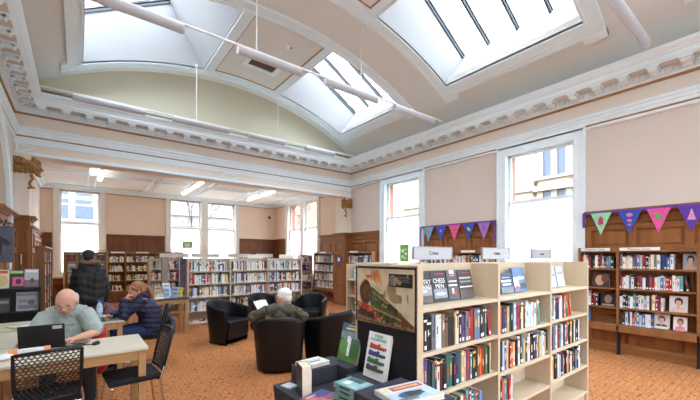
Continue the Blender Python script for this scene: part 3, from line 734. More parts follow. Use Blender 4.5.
# ================================================================== SHELVING
def bookcase(name, label, cat, origin, rz, widths, zs, depth, height, m_side, m_shelf, m_back=None, th=0.022, plinth=0.0, top=True, legs=False, z_base=0, group=None, rail=0.0):
    """local: x from 0, front at y=0, back at y=depth; zs are the top faces of the shelves"""
    t = thing(name, label, cat, origin, rz, group)
    x = 0; edges = [0]
    for w in widths: edges.append(edges[-1]+w)
    for e in edges:
        x0 = min(max(e-th/2, 0), edges[-1]-th)
        MB().box(x0, x0+th, 0, depth-0.001, z_base, height).build('side_panel', m_side, t, 0.0015)
    for a, b, zz in zip(edges, edges[1:], zs if isinstance(zs[0], (list, tuple)) else [zs]*len(widths)):
        x0 = a+(th if a == 0 else th/2); x1 = b-(th if b == edges[-1] else th/2)
        for z in zz: MB().box(x0+0.0005, x1-0.0005, 0.004, depth-0.014, z-0.024, z).build('shelf', m_shelf, t, 0.0015)
        if plinth: MB().box(x0+0.0005, x1-0.0005, 0.03, 0.05, 0.0, min(zz)-0.025).build('plinth', m_side, t)
        if rail: MB().box(x0+0.0005, x1-0.0005, 0.0, 0.02, height-rail, height-0.0005).build('top_rail', m_shelf, t)
    MB().box(th, edges[-1]-th, depth-0.012, depth, z_base+0.02, height-(0.025 if top else 0)).build('back_panel', m_back or m_side, t)
    if top: MB().box(0, edges[-1], -0.01, depth, height, height+0.025).build('top_panel', m_shelf, t, 0.0015)
    if legs:
        for e in edges:
            x0 = min(max(e-0.02, 0.0), edges[-1]-0.04)
            MB().box(x0, x0+0.04, 0.05, 0.09, 0.012, z_base).box(x0-0.01, x0+0.05, 0.03, 0.11, 0, 0.012).build('leg', M_black, t)
        MB().box(0, edges[-1], 0.0, 0.02, z_base, z_base+0.1).build('bottom_rail', m_shelf, t)
    return t, edges

STUFF = MB()
BK = 0
LIGHTP = [0,0,0,0,1,1,1,2,2,2,3,3,4,5,6,8,9,10,11,11,12,17,17,16,19,18,22,0,2,13,15]
# ---- front maple double-sided case
FB = (1.62, 1.40, 0)
fz = [[0.165, 0.445, 0.735, 1.01, 1.285], [0.165, 0.43, 0.71, 1.0, 1.285], [0.165, 0.445, 0.725, 1.005, 1.285]]
bookcase('display_bookcase', 'pale maple double-sided bookcase of three bays nearest the camera', 'bookcase', FB, 0, [0.9, 0.9, 0.92], fz, 0.24, 1.55, M_maple, M_mapleH, th=0.03, plinth=1, top=False)
bookcase('bookcase', 'rear half of the near maple bookcase, its back against the front half', 'bookcase', (FB[0]+2.72, 1.89, 0), PI, [0.92, 0.9, 0.9], fz, 0.25, 1.555, M_maple, M_mapleH, th=0.03, plinth=1, top=False)
LABELP[0] = 0.35
DARKP = [5,6,7,8,9,7,6,18,18,19,12,13,16,17,24,25,22,21,10,7,8,3,2,4,14,20,25]
MIDP = [0,1,2,3,4,5,6,7,8,9,13,13,12,17,16,20,19,15,14,0,1,2,7,8]
for bay, x0, x1, rows in (('left bay', 0.035, 0.875, ((1.01, 0.235, 11, 1), (0.735, 0.235, 12, 0.98), (0.445, 0.24, 13, 0.8))), ('middle bay', 0.925, 1.78, ((1.0, 0.24, 14, 0.9), (0.71, 0.25, 15, 1), (0.43, 0.24, 16, 0.36))), ('right bay', 1.825, 2.68, ((1.005, 0.24, 17, 0.62), (0.725, 0.24, 18, 0.88), (0.445, 0.24, 19, 0.9)))):
    for (z, hm, sd, fr), nm in zip(rows, ('second shelf', 'third shelf', 'fourth shelf')):
        fill(FB, 0, x0, x0+(x1-x0)*fr, z, hm, sd, "%s, %s of near maple case" % (nm, bay), (0.185, 0.235), (0.022, 0.042), pal=DARKP if bay == 'left bay' else MIDP, lean_end=0.5, group='upright books in the near maple bookcase')
# face-out books on its display shelf
G = 'books shown face-out on the near maple bookcase'
dk = (52, 54, 60)
for x, w, lab, base, blocks, txt in (
    (0.215, 0.145, 'dark grey thriller with a pale stormy coast cover, leftmost on the near display shelf', dk, [(0, 1, 0.0, 0.22, (96, 90, 88)), (0, 1, 0.22, 0.5, (150, 154, 160)), (0.1, 0.7, 0.3, 0.42, (196, 198, 200), 1)], [('ENTRY', 0.5, 0.64, 0.046, (232, 232, 232)), ('ISLAND', 0.5, 0.48, 0.042, (232, 232, 232))]),
    (0.375, 0.165, 'dark grey thriller titled CHESS MEN on the near display shelf', dk, [(0.1, 0.95, 0.1, 0.4, (142, 148, 156)), (0.2, 0.9, 0.18, 0.3, (196, 198, 204), 1), (0.3, 0.9, 0.87, 0.9, (180, 50, 46))], [('CHESS', 0.5, 0.66, 0.046, (236, 236, 236)), ('MEN', 0.5, 0.48, 0.046, (236, 236, 236))]),
    (0.53, 0.125, 'dark thriller with red and white chips on its cover, third on near display shelf', (84, 84, 90), [(0.3, 0.75, 0.8, 1.0, (206, 206, 208)), (0.3, 0.7, 0.82, 0.87, (170, 48, 44)), (0.35, 0.55, 0.2, 0.38, (226, 224, 220)), (0.5, 0.75, 0.14, 0.3, (196, 60, 46)), (0.15, 0.9, 0.6, 0.64, (220, 220, 220)), (0.1, 0.9, 0.46, 0.51, (225, 225, 225))], []),
    (0.69, 0.175, 'dark grey thriller with a white title line, rightmost of the four dark display covers', (70, 68, 72), [(0.3, 0.85, 0.87, 0.9, (160, 70, 66)), (0.1, 0.9, 0.68, 0.74, (196, 190, 186)), (0.12, 0.92, 0.55, 0.61, (150, 146, 148)), (0.05, 0.95, 0.38, 0.42, (232, 232, 232)), (0, 1, 0, 0.3, (94, 84, 82))], []),
    (1.05, 0.18, 'pale blue book cover at the left of the middle display shelf', (150, 176, 200), [(0.1, 0.6, 0.6, 0.8, (220, 226, 232)), (0.2, 0.5, 0.3, 0.45, (196, 70, 50))], []),
    (1.28, 0.20, 'navy paperback with white title in the middle of the display shelf', (38, 70, 104), [(0, 1, 0.0, 0.3, (120, 132, 140)), (0.1, 0.9, 0.55, 0.66, (226, 232, 238)), (0.15, 0.85, 0.38, 0.48, (226, 232, 238)), (0.2, 0.8, 0.76, 0.80, (190, 200, 210))], []),
    (1.51, 0.215, 'blue and white fishing scene paperback beside the navy paperback', (96, 134, 176), [(0, 0.4, 0.2, 0.6, (226, 228, 230)), (0.4, 0.9, 0.5, 0.62, (230, 234, 238)), (0.1, 0.35, 0.1, 0.24, (214, 90, 50)), (0.5, 0.95, 0.1, 0.35, (70, 76, 92))], []),
    (2.175, 0.18, 'pale blue-grey hardback on the right display shelf, the left one', (186, 198, 210), [(0.1, 0.9, 0.55, 0.62, (90, 110, 140)), (0.3, 0.7, 0.1, 0.5, (206, 190, 180)), (0.1, 0.8, 0.8, 0.86, (200, 110, 96))], []),
    (2.375, 0.18, 'pale silver hardback on the right display shelf, the right one', (172, 188, 204), [(0.15, 0.85, 0.62, 0.68, (200, 100, 84)), (0.1, 0.9, 0.1, 0.4, (206, 214, 222)), (0.2, 0.8, 0.75, 0.8, (230, 232, 236))], []),
    ):
    faceout('book', lab, 'book', FB, 0, x, 1.287, w, 0.215 if base != (38, 70, 104) else 0.17, 0.022, base, blocks, 11, 0.15, 0, txt, G)

# ---- right wall oak shelving with legs
RZ = -PI/2
SX = 6.95
zsR = [0.50, 0.775, 1.09, 1.41]
bookcase('oak_bookcase', 'oak wall bookcase on black legs under the right-hand bunting', 'bookcase', (SX, 2.40, 0), RZ, [0.565, 0.945, 0.945], zsR, 0.245, 1.73, M_shelf, M_shelf, M_shback, th=0.03, legs=True, z_base=0.38, rail=0.05)
bookcase('oak_bookcase', 'oak wall bookcase under the bunting between the two hall windows', 'bookcase', (SX, 6.0, 0), RZ, [0.95, 0.98], zsR, 0.245, 1.73, M_shelf, M_shelf, M_shback, th=0.03, legs=True, z_base=0.38, rail=0.05)
LABELP[0] = 0.85
RP = [0,0,0,1,1,2,2,3,4,5,7,8,8,9,7,12,13,17,19,10,11,21,0]
gR = 'upright books in the oak wall bookcase'
OR = (SX, 2.40, 0)
for z, hm, (a, b), (c, d), nm in ((1.41, 0.25, (0.035, 0.53), (0.59, 1.32), 'top shelf'), (1.09, 0.27, (0.035, 0.17), (0.59, 1.48), 'second shelf'), (0.775, 0.27, (0.035, 0.30), (0.59, 1.14), 'third shelf'), (0.50, 0.24, (0.035, 0.16), (0.59, 1.02), 'bottom shelf')):
    rr = int(z*100)
    fill(OR, RZ, a, b, z, hm, 100+rr, "%s, right oak case narrow bay" % nm, (0.18, 0.235), (0.024, 0.042), pal=RP, group=gR, lean_end=0.2)
    fill(OR, RZ, c, d, z, hm, 200+rr, "%s, right oak case wide bay" % nm, (0.18, 0.235), (0.024, 0.042), pal=RP, group=gR, lean_end=0.5 if z > 1.4 else 0.1)
    fill(OR, RZ, 1.53, 2.4, z, hm, 300+rr, stuff=STUFF, hr=(0.18, 0.235), pal=RP)
    for q in range(2): fill((SX, 6.0, 0), RZ, 0.04+q*0.95, 0.93+q*0.95, z, hm, 400+rr+q, stuff=STUFF, hr=(0.18, 0.235), pal=LIGHTP)
GF = 'books shown face-out in the oak wall bookcase'
for x, z, w, h, lab, base, blk in (
    (1.42, 1.41, 0.16, 0.235, 'grey-blue biography with a dark-haired portrait on the top shelf', (150, 160, 176), portrait(0, hair=(30, 24, 26), top=(196, 160, 140))),
    (0.32, 1.09, 0.24, 0.235, 'dark book with a face cover leaning on the narrow bay second shelf', (70, 56, 52), [(0.15, 0.7, 0.1, 0.85, (206, 160, 136), 1), (0.5, 0.95, 0.3, 0.9, (120, 80, 60), 1)]),
    (0.42, 0.775, 0.21, 0.21, 'black biography with a shadowed face on the narrow bay third shelf', (36, 34, 38), [(0.25, 0.75, 0.2, 0.9, (150, 120, 108), 1), (0.1, 0.9, 0.03, 0.15, (160, 160, 160))]),
    (1.29, 0.775, 0.20, 0.24, 'pale biography with a dark-fringed portrait on the third shelf', (214, 212, 218), portrait(0, hair=(34, 26, 28), top=(226, 196, 184))),
    (1.10, 0.50, 0.185, 0.225, 'white biography with a man in dark jacket on the bottom shelf', (206, 204, 206), portrait(0, hair=(96, 72, 60), top=(40, 36, 40))+[(0.05, 0.95, 0, 0.18, (222, 216, 206))]),
    (1.31, 0.50, 0.15, 0.21, 'white book with a short-haired portrait at the bottom shelf right', (232, 228, 230), portrait(0, hair=(110, 70, 50), top=(226, 150, 160)))):
    faceout('book', lab, 'book', OR, RZ, x, z, w, h, 0.03, base, blk, 8, 0.09, 0, (), GF)

# ---- low maple run in the middle of the room
LB = (1.97, 8.57, 0)
lz = [0.06, 0.343, 0.663, 0.967, 1.266]
bookcase('low_bookcase', 'long low maple bookcase of three bays behind the armchairs', 'bookcase', LB, 0, [0.985, 0.985, 1.02], lz, 0.30, 1.565, M_maple, M_mapleH, M_maple, th=0.035, plinth=1, top=False)
for q in range(3):
    x0 = 0.05+q*0.987; 
    for j, z in enumerate(lz):
        if j == 0: continue
        if j == 1 and q == 0: fill(LB, 0, x0, x0+0.9, z, 0.27, 510, stuff=STUFF, pal=LIGHTP); continue
        fill(LB, 0, x0, x0+(0.92 if j > 1 else 0.7), z, 0.27, 500+q*10+j, stuff=STUFF, pal=LIGHTP, hr=(0.2, 0.25), wr=(0.02, 0.04))
    fill(LB, 0, x0, x0+0.6, 0.06, 0.1, 560+q, stuff=STUFF, hr=(0.05, 0.07), pal=[0, 1, 2, 17])
# second run behind
LB2 = (1.50, 10.7, 0)
bookcase('low_bookcase', 'second low maple bookcase run, mostly hidden behind the first', 'bookcase', LB2, 0, [0.33, 0.42, 0.95, 0.95, 0.95], lz, 0.3, 1.56, M_maple, M_mapleH, M_maple, th=0.035, plinth=1, top=False)
for q, (a, b) in enumerate(((0.04, 0.3), (0.37, 0.72), (0.8, 1.65), (1.75, 2.6), (2.7, 3.55))):
    for j, z in enumerate(lz[1:]): fill(LB2, 0, a, b, z, 0.27, 600+q*10+j, stuff=STUFF, pal=LIGHTP)
# purple end poster beside the low run
tag(MB().box(0, 0.115, -0.012, 0, 0.9, 1.56).build('end_poster', mat('purple_grey_poster', (92, 78, 104), 0.6, 0.5, 9), loc=(1.85, 8.75, 0)), 'narrow purple and grey poster at the left end of the low bookcase', 'poster')
# mid-height case behind the front case, with a display end
EC = (4.25, 5.60, 0)
bookcase('end_display_case', 'narrow end display shelves beyond the train poster', 'bookcase', EC, RZ, [0.37], [0.2, 0.52, 0.84, 1.16], 0.2, 1.46, M_maple, M_mapleH, M_maple, th=0.03, plinth=1, top=False)
bookcase('bookcase', 'mid-height maple bookcase running towards the wall beyond the near one', 'bookcase', (4.47, 5.23, 0), 0, [0.9, 0.9], [0.1, 0.42, 0.75, 1.08], 0.37, 1.46, M_maple, M_mapleH, M_maple, th=0.03, plinth=1, top=True)
for j, z in enumerate([0.1, 0.42, 0.75, 1.08]):
    for q in range(2): fill((4.47, 5.23, 0), 0, 0.04+q*0.9, 0.86+q*0.9, z, 0.27, 640+q*5+j, stuff=STUFF, pal=LIGHTP)
for z, c, l2 in ((1.16, (150, 180, 206), 'pale blue'), (0.84, (196, 80, 60), 'red and yellow'), (0.52, (90, 120, 90), 'green')):
    faceout('book', '%s paperback shown on the narrow end display shelves' % l2, 'book', EC, RZ, 0.2, z, 0.15, 0.22, 0.02, c, [(0.1, 0.9, 0.7, 0.85, (235, 235, 230)), (0.2, 0.8, 0.1, 0.5, tuple(min(255, q+50) for q in c))], 10, 0.12, 25, (), 'books on the narrow end display')

# ---- cases around the far room
for (o_, rz, ws, lab, d, st, mm) in (((6.93, 11.12, 0), RZ, [1.28], 'oak wall bookcase beside the far room\'s right window', 0.23, 700, M_shelf),
                              ((6.93, 9.05, 0), RZ, [1.2], 'oak wall bookcase right of the corner pier', 0.23, 720, M_shelf)):
    bookcase('oak_bookcase', lab, 'bookcase', o_, rz, ws, zsR, d, 1.76, mm, mm, M_shback, th=0.035, legs=True, z_base=0.38, rail=0.04)
    for j, z in enumerate(zsR): fill(o_, rz, 0.05, sum(ws)-0.05 if st == 700 or z < 1.3 else 0.36, z, 0.27, st+j, stuff=STUFF, pal=LIGHTP, hr=(0.2, 0.25))
o_ = (6.28, 10.95, 0)
bookcase('bookcase', 'short maple bookcase of dark purple books in front of the far window', 'bookcase', o_, 0, [0.5], [0.1, 0.42, 0.75, 1.08, 1.40], 0.25, 1.68, M_maple, M_mapleH, M_maple, th=0.03, plinth=1, top=False)
for j, z in enumerate([0.42, 0.75, 1.08, 1.40]): fill(o_, 0, 0.04, 0.46, z, 0.27, 740+j, stuff=STUFF, pal=[22, 6, 5, 22, 21, 6] if j % 2 == 0 else LIGHTP)
o_ = (0.79, 14.70, 0); fzs = [0.40, 0.763, 1.09, 1.42, 1.70]
bookcase('oak_bookcase', 'dark oak bookcase along the far wall between the windows', 'bookcase', o_, 0, [0.55, 0.95, 0.95], fzs[:4], 0.24, 1.77, M_shelf, M_shelf, M_oakdark, th=0.035, top=True, z_base=0.1, rail=0.05)
MB().box(0, 2.45, 0.02, 0.04, 0, 0.376).build('base_panel', M_oakdark, bpy.data.objects[-1] if False else None).name = 'trim_dark_base'
bpy.data.objects['trim_dark_base'].location = (0.79, 14.70, 0); bpy.data.objects['trim_dark_base']['kind'] = 'structure'
for j, z in enumerate(fzs[:4]):
    for q, (a, b) in enumerate(((0.05, 0.5), (0.58, 1.45), (1.54, 2.4))): fill(o_, 0, a, b, z, 0.26, 760+q*10+j, stuff=STUFF, pal=[0,1,2,3,7,8,9,12,16,17,19,10,11,20,15], hr=(0.17, 0.22))
o_ = (5.6, 14.70, 0)
bookcase('oak_bookcase', 'dark oak bookcase in the far right corner under the panelling', 'bookcase', o_, 0, [0.62, 0.62], fzs[:4], 0.24, 1.77, M_shelf, M_shelf, M_oakdark, th=0.035, top=True, z_base=0.1)
for j, z in enumerate(fzs[:4]): fill(o_, 0, 0.05, 1.2, z, 0.26, 790+j, stuff=STUFF, pal=LIGHTP)
# left wall case seen end-on
o_ = (-0.60, 10.65, 0)
bookcase('oak_bookcase', 'tall oak bookcase along the far room\'s left wall, seen end-on', 'bookcase', o_, PI/2, [0.95, 0.95, 0.95], [0.15, 0.5, 0.83, 1.16, 1.49], 0.33, 1.83, M_shelf, M_shelf, M_oakdark, th=0.035, top=True)
for j, z in enumerate([0.15, 0.5, 0.83, 1.16, 1.49]):
    for q in range(3): fill(o_, PI/2, 0.04+q*0.95, 0.91+q*0.95, z, 0.27, 820+q*7+j, stuff=STUFF, pal=LIGHTP, hr=(0.2, 0.26))
# face-out case before the single window
o_ = (-0.36, 13.9, 0)
bookcase('magazine_case', 'light wooden face-out bookcase behind the standing man', 'bookcase', o_, 0, [1.13], [0.2, 0.5, 0.82, 1.14, 1.47], 0.28, 1.79, M_desk, M_desk, M_desk, th=0.03, top=True)
rnd = random.Random(9)
for z, nm in ((1.47, 'top'), (1.14, 'second'), (0.82, 'third'), (0.5, 'fourth')):
    for k, (x, side) in enumerate(((0.2, 'left'), (0.48, 'inner left'), (0.95, 'right'))):
        c = rnd.choice([(180, 160, 150), (90, 110, 120), (200, 190, 120), (120, 60, 60), (196, 200, 206)])
        faceout('magazine', 'small magazine at the %s of the %s shelf behind the standing man' % (side, nm), 'magazine', o_, 0, x, z, 0.2, 0.25, 0.008, c, [(0.1, 0.9, 0.78, 0.92, (230, 230, 230)), (0.2, 0.8, 0.15, 0.6, (rnd.randint(60, 200), rnd.randint(60, 160), rnd.randint(60, 160)), 1)], 10, 0.12, 0, (), 'magazines in the light wooden case')

# ---- shelf signs
def hangsign(name, label, loc, rz, w, h, txt, size, post=0.1, mface=None):
    t = thing(name, label, 'sign', loc, rz)
    MB().box(-w/2, w/2, -0.006, 0.006, post, post+h).build('sign_board', mface or mat('grey_sign_plastic', (182, 184, 188), 0.4, 0.02), t, 0.002)
    mb = MB()
    e = 0.006
    for (a, b, c, d) in ((-w/2-e, w/2+e, post-e, post), (-w/2-e, w/2+e, post+h, post+h+e), (-w/2-e, -w/2, post, post+h), (w/2, w/2+e, post, post+h)): mb.box(a, b, -0.009, 0.009, c, d)
    mb.build('rim', mat('grey_sign_rim', (150, 152, 158), 0.4, 0.02), t)
    if txt: lettering(txt, size, mat('print_ink_grey', (70, 70, 76), 0.6, 0.05), t, Matrix.Translation((0, -0.0075, post+h/2)) @ UPRIGHT)
    mb = MB()
    for x in (-w*0.3, w*0.3): mb.tube([(x, 0, 0), (x, 0, post)], 0.003, n=6)
    mb.build('wire_stand', M_chrome, t)
    return t
hangsign('shelf_sign', 'grey sign reading Crime above the left bay of the near bookcase', (2.06, 1.655, 1.55), 0, 0.43, 0.084, 'Crime', 0.042, 0.036)
hangsign('shelf_sign', 'grey sign reading Crime above the middle bay of the near bookcase', (2.93, 1.655, 1.55), 0, 0.45, 0.09, 'Crime', 0.04, 0.036)
hangsign('shelf_sign', 'small dark-rimmed grey sign above the right bay of the near bookcase', (3.81, 1.655, 1.55), 0, 0.44, 0.09, 'Crime', 0.036, 0.036, mat('dull_grey_plastic', (160, 162, 166), 0.4, 0.02))
for (y, w, x) in ((2.14, 0.42, 'left'), (1.55, 0.50, 'right')):
    t = thing('shelf_label', '%s white strip sign reading Famous Lives on the oak wall bookcase' % x, 'sign', (SX-0.01, y, 1.70), RZ)
    MB().box(-w/2, w/2, -0.008, 0, 0, 0.05).build('sign_board', M_paperw, t)
    lettering('Famous Lives', 0.042, mat('print_ink_dark', (40, 40, 44), 0.6, 0.05), t, Matrix.Translation((0, -0.0095, 0.025)) @ UPRIGHT, squeeze=1.25)
for k, (y, w, nm) in enumerate(((5.55, 0.3, 'left'), (4.6, 0.35, 'right'))):
    tag(MB().box(-w/2, w/2, -0.008, 0, 0, 0.05).build('shelf_label', M_paperw, None, loc=(SX-0.01, y, 1.70)), '%s white strip sign on the bookcase between the hall windows' % nm, 'sign').rotation_euler = (0, 0, RZ)
gs = 'long white header signs above the low bookcases'
for k, (x, w, nm) in enumerate(((2.15, 0.75, 'leftmost'), (3.0, 0.8, 'second'), (4.0, 0.7, 'third'), (4.85, 0.6, 'rightmost'))):
    t = thing('header_sign', '%s long white sign above the low bookcase run behind' % nm, 'sign', (x, 10.85, 1.56), 0)
    MB().box(-w/2, w/2, -0.015, 0.015, 0.03, 0.14).build('sign_board', M_paperw, t, 0.004); MB().tube([(-w*.3, 0, 0), (-w*.3, 0, 0.03)], 0.008).tube([(w*.3, 0, 0), (w*.3, 0, 0.03)], 0.008).build('post', M_chrome, t)
for k, (x, nm) in enumerate(((3.65, 'left'), (4.55, 'right'))):
    t = thing('header_sign', '%s white sign standing on top of the low bookcase' % nm, 'sign', (x, 8.72, 1.565), 0)
    MB().box(-0.22, 0.22, -0.01, 0.01, 0.0, 0.10).build('sign_board', M_paperw, t, 0.003)
for k, (x, nm) in enumerate(((1.1, 'left'), (1.85, 'right'))):
    tag(MB().box(-0.2, 0.2, -0.01, 0, 0, 0.05).build('shelf_label', M_paperw, None, loc=(x, 14.68, 1.735)), '%s white label on the dark oak bookcase at the far wall' % nm, 'sign')
for k, (y, nm) in enumerate(((10.5, 'oak bookcase beside the far right window'), (8.7, 'oak bookcase right of the corner pier'))):
    tag(MB().box(-0.2, 0.2, -0.01, 0, 0, 0.05).build('shelf_label', M_paperw, None, loc=(6.92, y, 1.74)), 'white label on the '+nm, 'sign').rotation_euler = (0, 0, RZ)

o = STUFF.build('book_rows', BMATS); tag(o, 'rows of mixed library books filling the more distant bookcases', 'books', kind='stuff')

# ---- face-out magazines on top of the case by the corner
for k, (y, c, lab) in enumerate(((8.53, (60, 70, 96), 'dark blue magazine on the top shelf right of the pier'), (8.27, (190, 200, 214), 'pale blue magazine on the top shelf right of the pier'), (7.99, (150, 176, 200), 'blue and white magazine on the case nearest the hall window'))):
    faceout('magazine', lab, 'magazine', (6.925, y, 0), RZ, 0, 1.412, 0.20, 0.25, 0.01, c, [(0.1, 0.9, 0.78, 0.9, (235, 235, 235)), (0.2, 0.8, 0.1, 0.6, tuple(min(255, q+40) for q in c), 1)], 12, 0.10, 0, (), 'magazines on the corner case')
# oval notice on the pier
t = thing('notice', 'small oval purple and white notice on the right pier panelling', 'notice', (6.87, 9.45, 1.48), RZ)
MB().prism([(0.12*math.cos(q), 0, 0.17*math.sin(q)) for q in [2*PI*i/20 for i in range(20)]], (0, 0.01, 0)).build('board', mat('purple_card', (84, 74, 120), 0.6, 0.2, 9), t)
MB().box(-0.06, 0.06, -0.002, 0.0, -0.02, 0.1).build('white_print', M_paperw, t)

# leaflets stuck to the window glass
t = thing('leaflet', 'green and white leaflet standing in the hall window left of the bunting', 'leaflet', (7.12, 6.72, 1.47), RZ)
MB().box(-0.17, 0.17, 0, 0.006, 0, 0.48).build('card', mat('green_card', (120, 186, 80), 0.5, 0.1, 12), t)
mb = MB()
for (x, z, r_) in ((-0.05, 0.3, 0.06), (0.06, 0.22, 0.05), (-0.06, 0.14, 0.05), (0.05, 0.34, 0.03), (0.03, 0.09, 0.04)): mb.ell((x, -0.001, z), (r_, 0.003, r_*0.8))
mb.build('white_print', M_paperw, t)
t = thing('leaflet', 'green picture leaflet stuck on the far double window', 'leaflet', (3.27, YF+0.04, 1.95), 0)
MB().box(0, 0.38, 0, 0.006, 0, 0.28).build('card', mat('green_card2', (130, 190, 84), 0.5, 0.3, 8), t)
MB().prism([(0.19+0.12*math.cos(q), -0.003, 0.13+0.09*math.sin(q)) for q in [2*PI*i/16 for i in range(16)]], (0, 0.003, 0)).build('picture', mat('grey_print', (196, 196, 190), 0.5, 0.4, 20), t)

# ------------------------------------------------------------------ bunting
purple = mat('purple_ribbon', (104, 60, 160), 0.7, 0.1, 30)
def bunting(label, y0, y1, zt, flags, drop_left, drop_right):
    t = thing('bunting', label, 'bunting', (7.085, y0, zt), RZ)
    L = y0-y1
    mb = MB(); mb.box(0, L, 0, 0.006, -0.035, 0.0)
    if drop_left: mb.box(-0.02, 0.02, 0, 0.006, -drop_left, 0)
    if drop_right: mb.box(L-0.02, L+0.02, 0, 0.006, -drop_right, 0)
    mb.build('ribbon', purple, t)
    for (ya, yb, c, motif, mc) in flags:
        a, b = y0-ya, y0-yb; c_ = (a+b)/2
        mb = MB(); n = 6; 
        pts = [(a, -0.004, -0.02), (b, -0.004, -0.02), (c_, -0.01, -0.40)]
        mb.prism(pts, (0, 0.004, 0))
        f = mb.build('flag', mat('flag_'+'_'.join(map(str, c)), c, 0.8, 0.12, 25), t)
        mb = MB(); y_ = -0.012
        if motif == 'house': mb.prism([(c_-0.035, y_, -0.22), (c_+0.035, y_, -0.22), (c_+0.035, y_, -0.12), (c_, y_, -0.07), (c_-0.035, y_, -0.12)], (0, 0.006, 0))
        elif motif == 'rings':
            for z, r_ in ((-0.09, 0.042), (-0.18, 0.034), (-0.25, 0.024)): mb.prism([(c_+r_*math.cos(q), y_, z+r_*math.sin(q)*0.8) for q in [2*PI*i/12 for i in range(12)]], (0, 0.006, 0))
        elif motif == 'bird': mb.prism([(c_-0.05, y_, -0.11), (c_-0.01, y_, -0.09), (c_+0.05, y_, -0.17), (c_+0.03, y_, -0.2), (c_-0.02, y_, -0.17)], (0, 0.006, 0))
        elif motif == 'tower': mb.prism([(c_-0.05, y_, -0.23), (c_+0.05, y_, -0.23), (c_+0.03, y_, -0.17), (c_+0.02, y_, -0.13), (c_+0.005, y_, -0.07), (c_-0.005, y_, -0.07), (c_-0.02, y_, -0.13), (c_-0.03, y_, -0.17)], (0, 0.006, 0))
        else: mb.prism([(c_+0.045*math.cos(q)*(1 if i % 2 else 0.6), y_, -0.14+0.045*math.sin(q)*(1 if i % 2 else 0.6)) for i, q in enumerate([2*PI*i/10 for i in range(10)])], (0, 0.006, 0))
        mb.build('motif', mat('motif_'+'_'.join(map(str, mc)), mc, 0.8, 0.1, 25), f)
bunting('purple bunting with green, blue, pink and purple flags on the right panelling', 2.36, -0.3, 2.375, [(2.25, 1.95, (150, 214, 170), 'house', (196, 60, 110)), (1.86, 1.55, (56, 80, 170), 'rings', (214, 120, 180)), (1.49, 1.20, (226, 90, 160), 'bird', (80, 170, 90)), (1.13, 0.82, (92, 60, 160), 'tower', (214, 150, 196)), (0.74, 0.42, (100, 190, 210), 'star', (220, 180, 60))], 0.26, 0)
bunting('purple bunting of five flags on the panelling between the hall windows', 6.10, 4.03, 2.385, [(6.0, 5.68, (96, 170, 214), 'house', (230, 120, 90)), (5.6, 5.30, (70, 80, 180), 'star', (90, 180, 190)), (5.22, 4.90, (232, 84, 150), 'star', (60, 170, 90)), (4.82, 4.52, (60, 80, 180), 'bird', (230, 190, 60)), (4.44, 4.14, (150, 120, 200), 'bird', (220, 80, 90))], 0.55, 0.5)

# ================================================================== POSTER BOARD AND DISPLAY
t = thing('poster_board', 'tall charcoal end board carrying the steam train poster', 'display board', (1.62, 1.40, 0), 0)
MB().box(-0.03, 0.0, 0.0, 0.56, 0.0, 1.535).build('felt_panel', M_felt, t)
mb = MB(); mb.box(-0.031, 0.0, -0.008, 0.0, 0, 1.5345); mb.box(-0.033, 0.0, 0.56, 0.578, 0, 1.5345); mb.box(-0.031, 0.0, -0.008, 0.578, 1.535, 1.547)
mb.build('maple_edging', M_maple, t, 0.002)
def rgba_mat(name, cols, scale=4, rough=0.35):
    m = bpy.data.materials.new(name); m.use_nodes = True; n = m.node_tree; b = n.nodes['Principled BSDF']; b.inputs['Roughness'].default_value = rough
    tcn = n.nodes.new('ShaderNodeTexCoord'); nz = n.nodes.new('ShaderNodeTexNoise'); nz.inputs['Scale'].default_value = scale; nz.inputs['Detail'].default_value = 5
    r_ = n.nodes.new('ShaderNodeValToRGB'); r_.color_ramp.elements[0].position = 0.3; r_.color_ramp.elements[1].position = 0.72
    r_.color_ramp.elements[0].color = srgb(cols[0]); r_.color_ramp.elements[1].color = srgb(cols[-1])
    if len(cols) == 3: e = r_.color_ramp.elements.new(0.5); e.color = srgb(cols[1])
    n.links.new(tcn.outputs['Object'], nz.inputs['Vector']); n.links.new(nz.outputs['Fac'], r_.inputs[0]); n.links.new(r_.outputs[0], b.inputs['Base Color'])
    return m
# the poster hangs on the board: local x = along the board from far to near edge (rz -90), z up
t = thing('train_poster', 'painted poster of a green steam locomotive with a red buffer beam', 'poster', (1.5885, 1.955, 1.148), RZ)
PW, PH = 0.548, 0.375
m_sky = rgba_mat('painted_smoky_sky', ((184, 172, 132), (214, 206, 176), (190, 178, 146)), 7)
MB().box(0, PW, -0.004, 0, 0, PH).build('sheet', m_sky, t)
mb = MB(); e = 0.009
mb.box(-e, PW+e, -0.008, 0, PH, PH+e); mb.box(-e, 0, -0.008, 0, 0, PH); mb.box(PW, PW+e, -0.008, 0, 0, PH)
mb.build('black_edge', M_black, t)
ink = {'g': mat('painted_green', (62, 92, 54), 0.35, 0.45, 30), 'r': mat('painted_red', (176, 54, 44), 0.35, 0.3, 30), 'b': mat('painted_brown', (104, 62, 44), 0.35, 0.5, 30), 'k': mat('painted_dark', (58, 42, 36), 0.35, 0.5, 40), 'y': mat('painted_ochre', (186, 140, 70), 0.35, 0.3, 30), 's': mat('painted_smoke', (204, 140, 96), 0.35, 0.35, 10), 'w': mat('painted_grey_smoke', (150, 126, 100), 0.35, 0.3, 12), 't': mat('painted_track', (134, 108, 78), 0.35, 0.45, 30)}
keys = list(ink); mb = MB(); eps = [0.0045]
def pp(pts, k):
    eps[0] += 0.0001; mb.prism([(p[0]*PW, -eps[0], p[1]*PH) for p in pts], (0, 0.0004, 0), keys.index(k))
def circ(cx, cz, rx, rz_, k, n=18): pp([(cx+rx*math.cos(2*PI*i/n), cz+rz_*math.sin(2*PI*i/n)) for i in range(n)], k)
